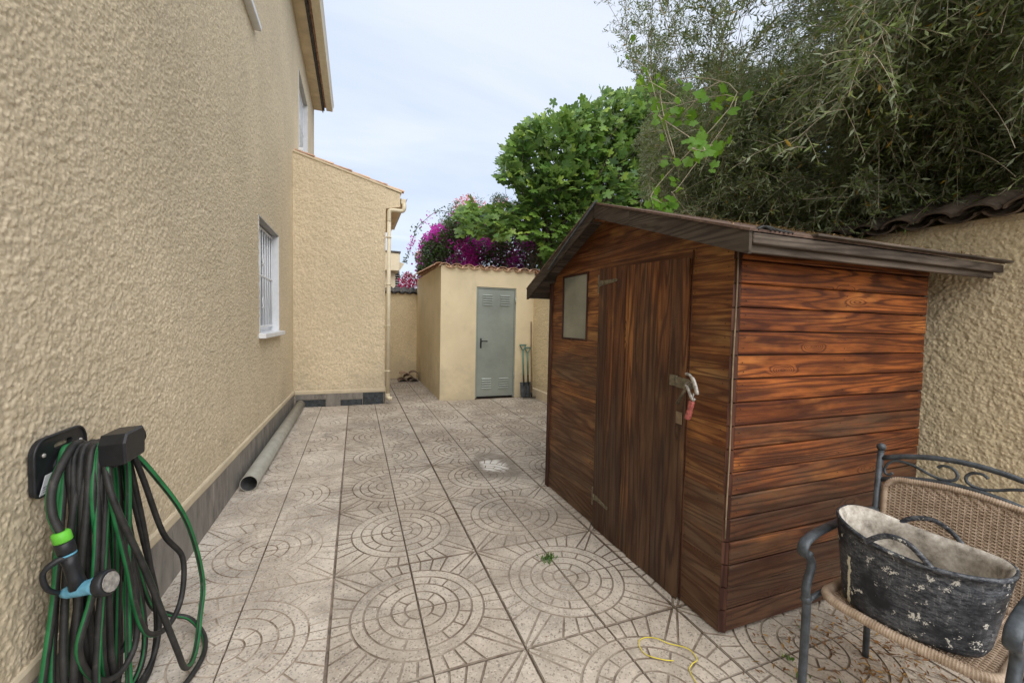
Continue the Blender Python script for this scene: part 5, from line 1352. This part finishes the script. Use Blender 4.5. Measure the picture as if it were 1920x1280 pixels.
shrub('bougainvillea', 'purple-magenta bougainvillea spilling over the storage room roof', 'shrub', [(782, 500), (790, 455), (812, 425), (850, 415), (890, 420), (940, 422), (985, 428), (1015, 460), (1015, 520), (786, 520)],
      10.9, 12.0, 11000, m_dgreen, m_brac, -.1, (2.7, 11.6, 0), .08, .080, 41, False, 9000)
shrub('bougainvillea', 'crimson bougainvillea showing above the grey coping of the back wall', 'shrub', [(752, 545), (750, 522), (765, 512), (780, 520), (792, 518), (800, 545)], 11.2, 12.2, 900, m_dgreen, m_crim, -.6, (1.4, 11.7, 0), .06, .055, 51, False, 600, 14)
# arching spray of the purple bougainvillea against the sky
sp = thing('bougainvillea_spray', 'thin arching bougainvillea branch with purple flowers hanging against the sky beside the gutter', 'branch', (1.6, 11.3, 3.6))
def pxy(x, y, Yv): r = RM @ np.array([(x-960)/778, -(y-640)/778, -1.0]); return CP + r*(Yv/r[1])
path = spline([pxy(870, 430, 11.6), pxy(850, 402, 11.4), pxy(822, 396, 11.3), pxy(800, 410, 11.3), pxy(782, 428, 11.3), pxy(773, 452, 11.3), pxy(765, 476, 11.3), pxy(758, 492, 11.3)], 8)
obj('stem', MB().tube(path, list(np.linspace(.010, .004, len(path))), 5), m_bark, sp)
pa = np.array(path); ii = RNG.integers(0, len(pa), 300); wgt = np.sin(ii/len(pa)*19) 
for nm, sel, mt in (('foliage', wgt < .1, m_dgreen), ('blossom', wgt >= .1, m_brac)):
    k_ = ii[sel]; Q = pa[k_] + RNG.normal(0, 1, (len(k_), 3)) * (np.where(k_ < 34, .06, .03))[:, None]
    V, F = scatter(OL_V*np.array([1, 2.6, 1]), OL_F, frames(unit(len(Q)), unit(len(Q))), Q, RNG.uniform(.04, .075, len(Q))); stuff(obj(nm, mesh_np(nm, V, F, mt), None, sp))
# hedge mass far behind the wall, closes the view under the crowns
V_ = []; 
hd_ = thing('garden_hedge', 'dark evergreen hedge in the neighbouring garden seen under the tree crowns', 'hedge', (5.6, 4.5, 0))
n = 52000; P = np.stack([RNG.uniform(5.0, 7.6, n), RNG.uniform(-1.5, 9.0, n), RNG.uniform(0, 5.2, n)], -1)
P = P[(P[:, 2] < 2.6 + .75*(P[:, 0]-5.0) + .55*fld(P, 1.5, 61))]
V, F = scatter(OL_V*np.array([1, 2., 1]), OL_F, frames(unit(len(P)), unit(len(P))), P, RNG.uniform(.06, .14, len(P))); stuff(obj('foliage', mesh_np('foliage', V, F, m_dgreen), None, hd_))
ph = [bend((RNG.uniform(5.4, 6.2), y_, 0), (RNG.uniform(5.2, 6.4), y_+RNG.normal(0, .3), 2.4), 6, .06) for y_ in np.linspace(-1.3, 8.8, 36)]
V, F = twigmesh(ph, [(.03, .008)]*len(ph), 5); stuff(obj('stem', mesh_np('stem', V, F, m_bark), None, hd_))

# ------------------------------------------------------------------ litter, weeds, string
m_dry = leafmat('dry_leaf', [(.17, .075, .03), (.26, .12, .04), (.12, .055, .025), (.42, .24, .07), (.09, .045, .022)], None, .8, .1)
def litter(name, label, P, s_, mt=None, flatn=.25):
    m_ = len(P); d = unit(m_); d[:, 2] *= flatn; nh = unit(m_)*.3 + np.array([0, 0, 1.])
    d_ = d/np.linalg.norm(d, axis=1, keepdims=True); sd_ = np.cross(nh, d_); sd_ /= np.linalg.norm(sd_, axis=1, keepdims=True)
    V, F = scatter(OL_V*np.array([1, 1.2, 1.6]), OL_F, np.stack([d_, sd_, np.cross(d_, sd_)], -1), P, RNG.uniform(.6, 1.2, m_)*s_)
    o = stuff(obj(name, mesh_np(name, V, F, mt or m_dry), None)); tag(o, label, 'leaves'); return o
c = np.concatenate([RNG.normal((2.10, 1.00, 0), (.16, .09, 0), (170, 3)), RNG.normal((1.95, 1.22, 0), (.25, .05, 0), (70, 3)), RNG.normal((2.6, .9, 0), (.35, .3, 0), (420, 3)), RNG.normal((3.1, .9, 0), (.12, .4, 0), (200, 3)), RNG.normal((1.80, 1.02, 0), (.2, .12, 0), (24, 3))])
c[:, 2] = RNG.uniform(.004, .016, len(c)); c = c[(c[:, 0] < 3.3) & ~((c[:, 0] > 1.56) & (c[:, 1] > 1.34))]
litter('dry_leaves', 'brown dry olive leaves scattered on the paving under the chair', c, .034)
c = np.stack([RNG.uniform(-.885, 3.2, 260), RNG.uniform(1.3, 7.0, 260), RNG.uniform(.003, .006, 260)], -1); c = c[~((c[:, 0] > 1.5) & (c[:, 1] < 3.3))]
c2 = np.stack([-.885 + np.abs(RNG.normal(0, .05, 110)), RNG.uniform(1.4, 3.8, 110), RNG.uniform(.003, .008, 110)], -1)
litter('leaf_crumbs', 'tiny brown leaf crumbs strewn over the paving and along the house plinth', np.concatenate([c, c2]), .016)
yv = np.concatenate([RNG.choice(np.arange(-.55, 7.2, .184), 700) + .092 + RNG.normal(0, .022, 700)])
tt = RNG.uniform(0, .40, 700); c = np.stack([3.385 - .0317*yv - .085 + tt, yv, 1.99 + .004*(7.25-yv) + .055 + tt*.41 + RNG.uniform(0, .014, 700)], -1)
litter('roof_leaves', 'rusty dry leaves caught in the channels of the boundary wall tiles', c, .035)
fx = RNG.uniform(0, 1, 620); xr = RNG.uniform(1.5, 3.27, 620); fy = fx**2*.5
c = np.stack([xr, 1.19 + fy*1.1, 1.786 + fy*1.1*.347 + .004 + RNG.uniform(0, .006, 620)], -1); litter('roof_litter', 'pale leaf litter lying along the right eave of the shed roof', c, .022, m_catkin)
def tuft(label, x, y, n, h, sp_):
    m_ = n; P = np.stack([RNG.normal(x, sp_, m_), RNG.normal(y, sp_, m_), np.full(m_, .0)], -1); d = unit(m_)*.6 + np.array([0, 0, 1.])
    V, F = scatter(OL_V*np.array([1, 1.6, 1]), OL_F, frames(d, unit(m_)), P, RNG.uniform(.4, 1., m_)*h); o = stuff(obj('weed_tuft', mesh_np('weed_tuft', V, F, m_fig), None)); tag(o, label, 'weed', 'weeds in the paving joints')
tuft('bright green weed tuft growing in the middle of a paving circle', 1.075, 2.165, 90, .035, .022)
tuft('small weed in the joint near the front corner of the shed', 1.72, 1.16, 22, .03, .012)
tuft('scraggly weed in the paving left of the chair leg', 1.66, 1.05, 26, .028, .02)
tuft('low weed in the paving right of the front chair leg', 1.80, .98, 22, .026, .018)
tuft('tiny weed below the middle of the shed side wall', 1.95, 1.27, 14, .025, .01)
m_yel = plain('yellow_string', (.62, .52, .06), .6, var=.2)
ysp = [g_ for g_ in ((1.245, 1.315, .006), (1.20, 1.33, .012), (1.155, 1.385, .006), (1.165, 1.44, .012), (1.215, 1.46, .006), (1.255, 1.43, .014), (1.29, 1.40, .006), (1.345, 1.34, .012), (1.345, 1.29, .006), (1.30, 1.27, .012), (1.27, 1.25, .006), (1.24, 1.16, .010))]
ysp = [ (a, b, c_) for a, b, c_ in ysp]
tag(obj('string', MB().tube(spline(ysp, 8), .0022, 5), m_yel), 'loop of thin yellow string lying on the paving in front of the shed', 'string')
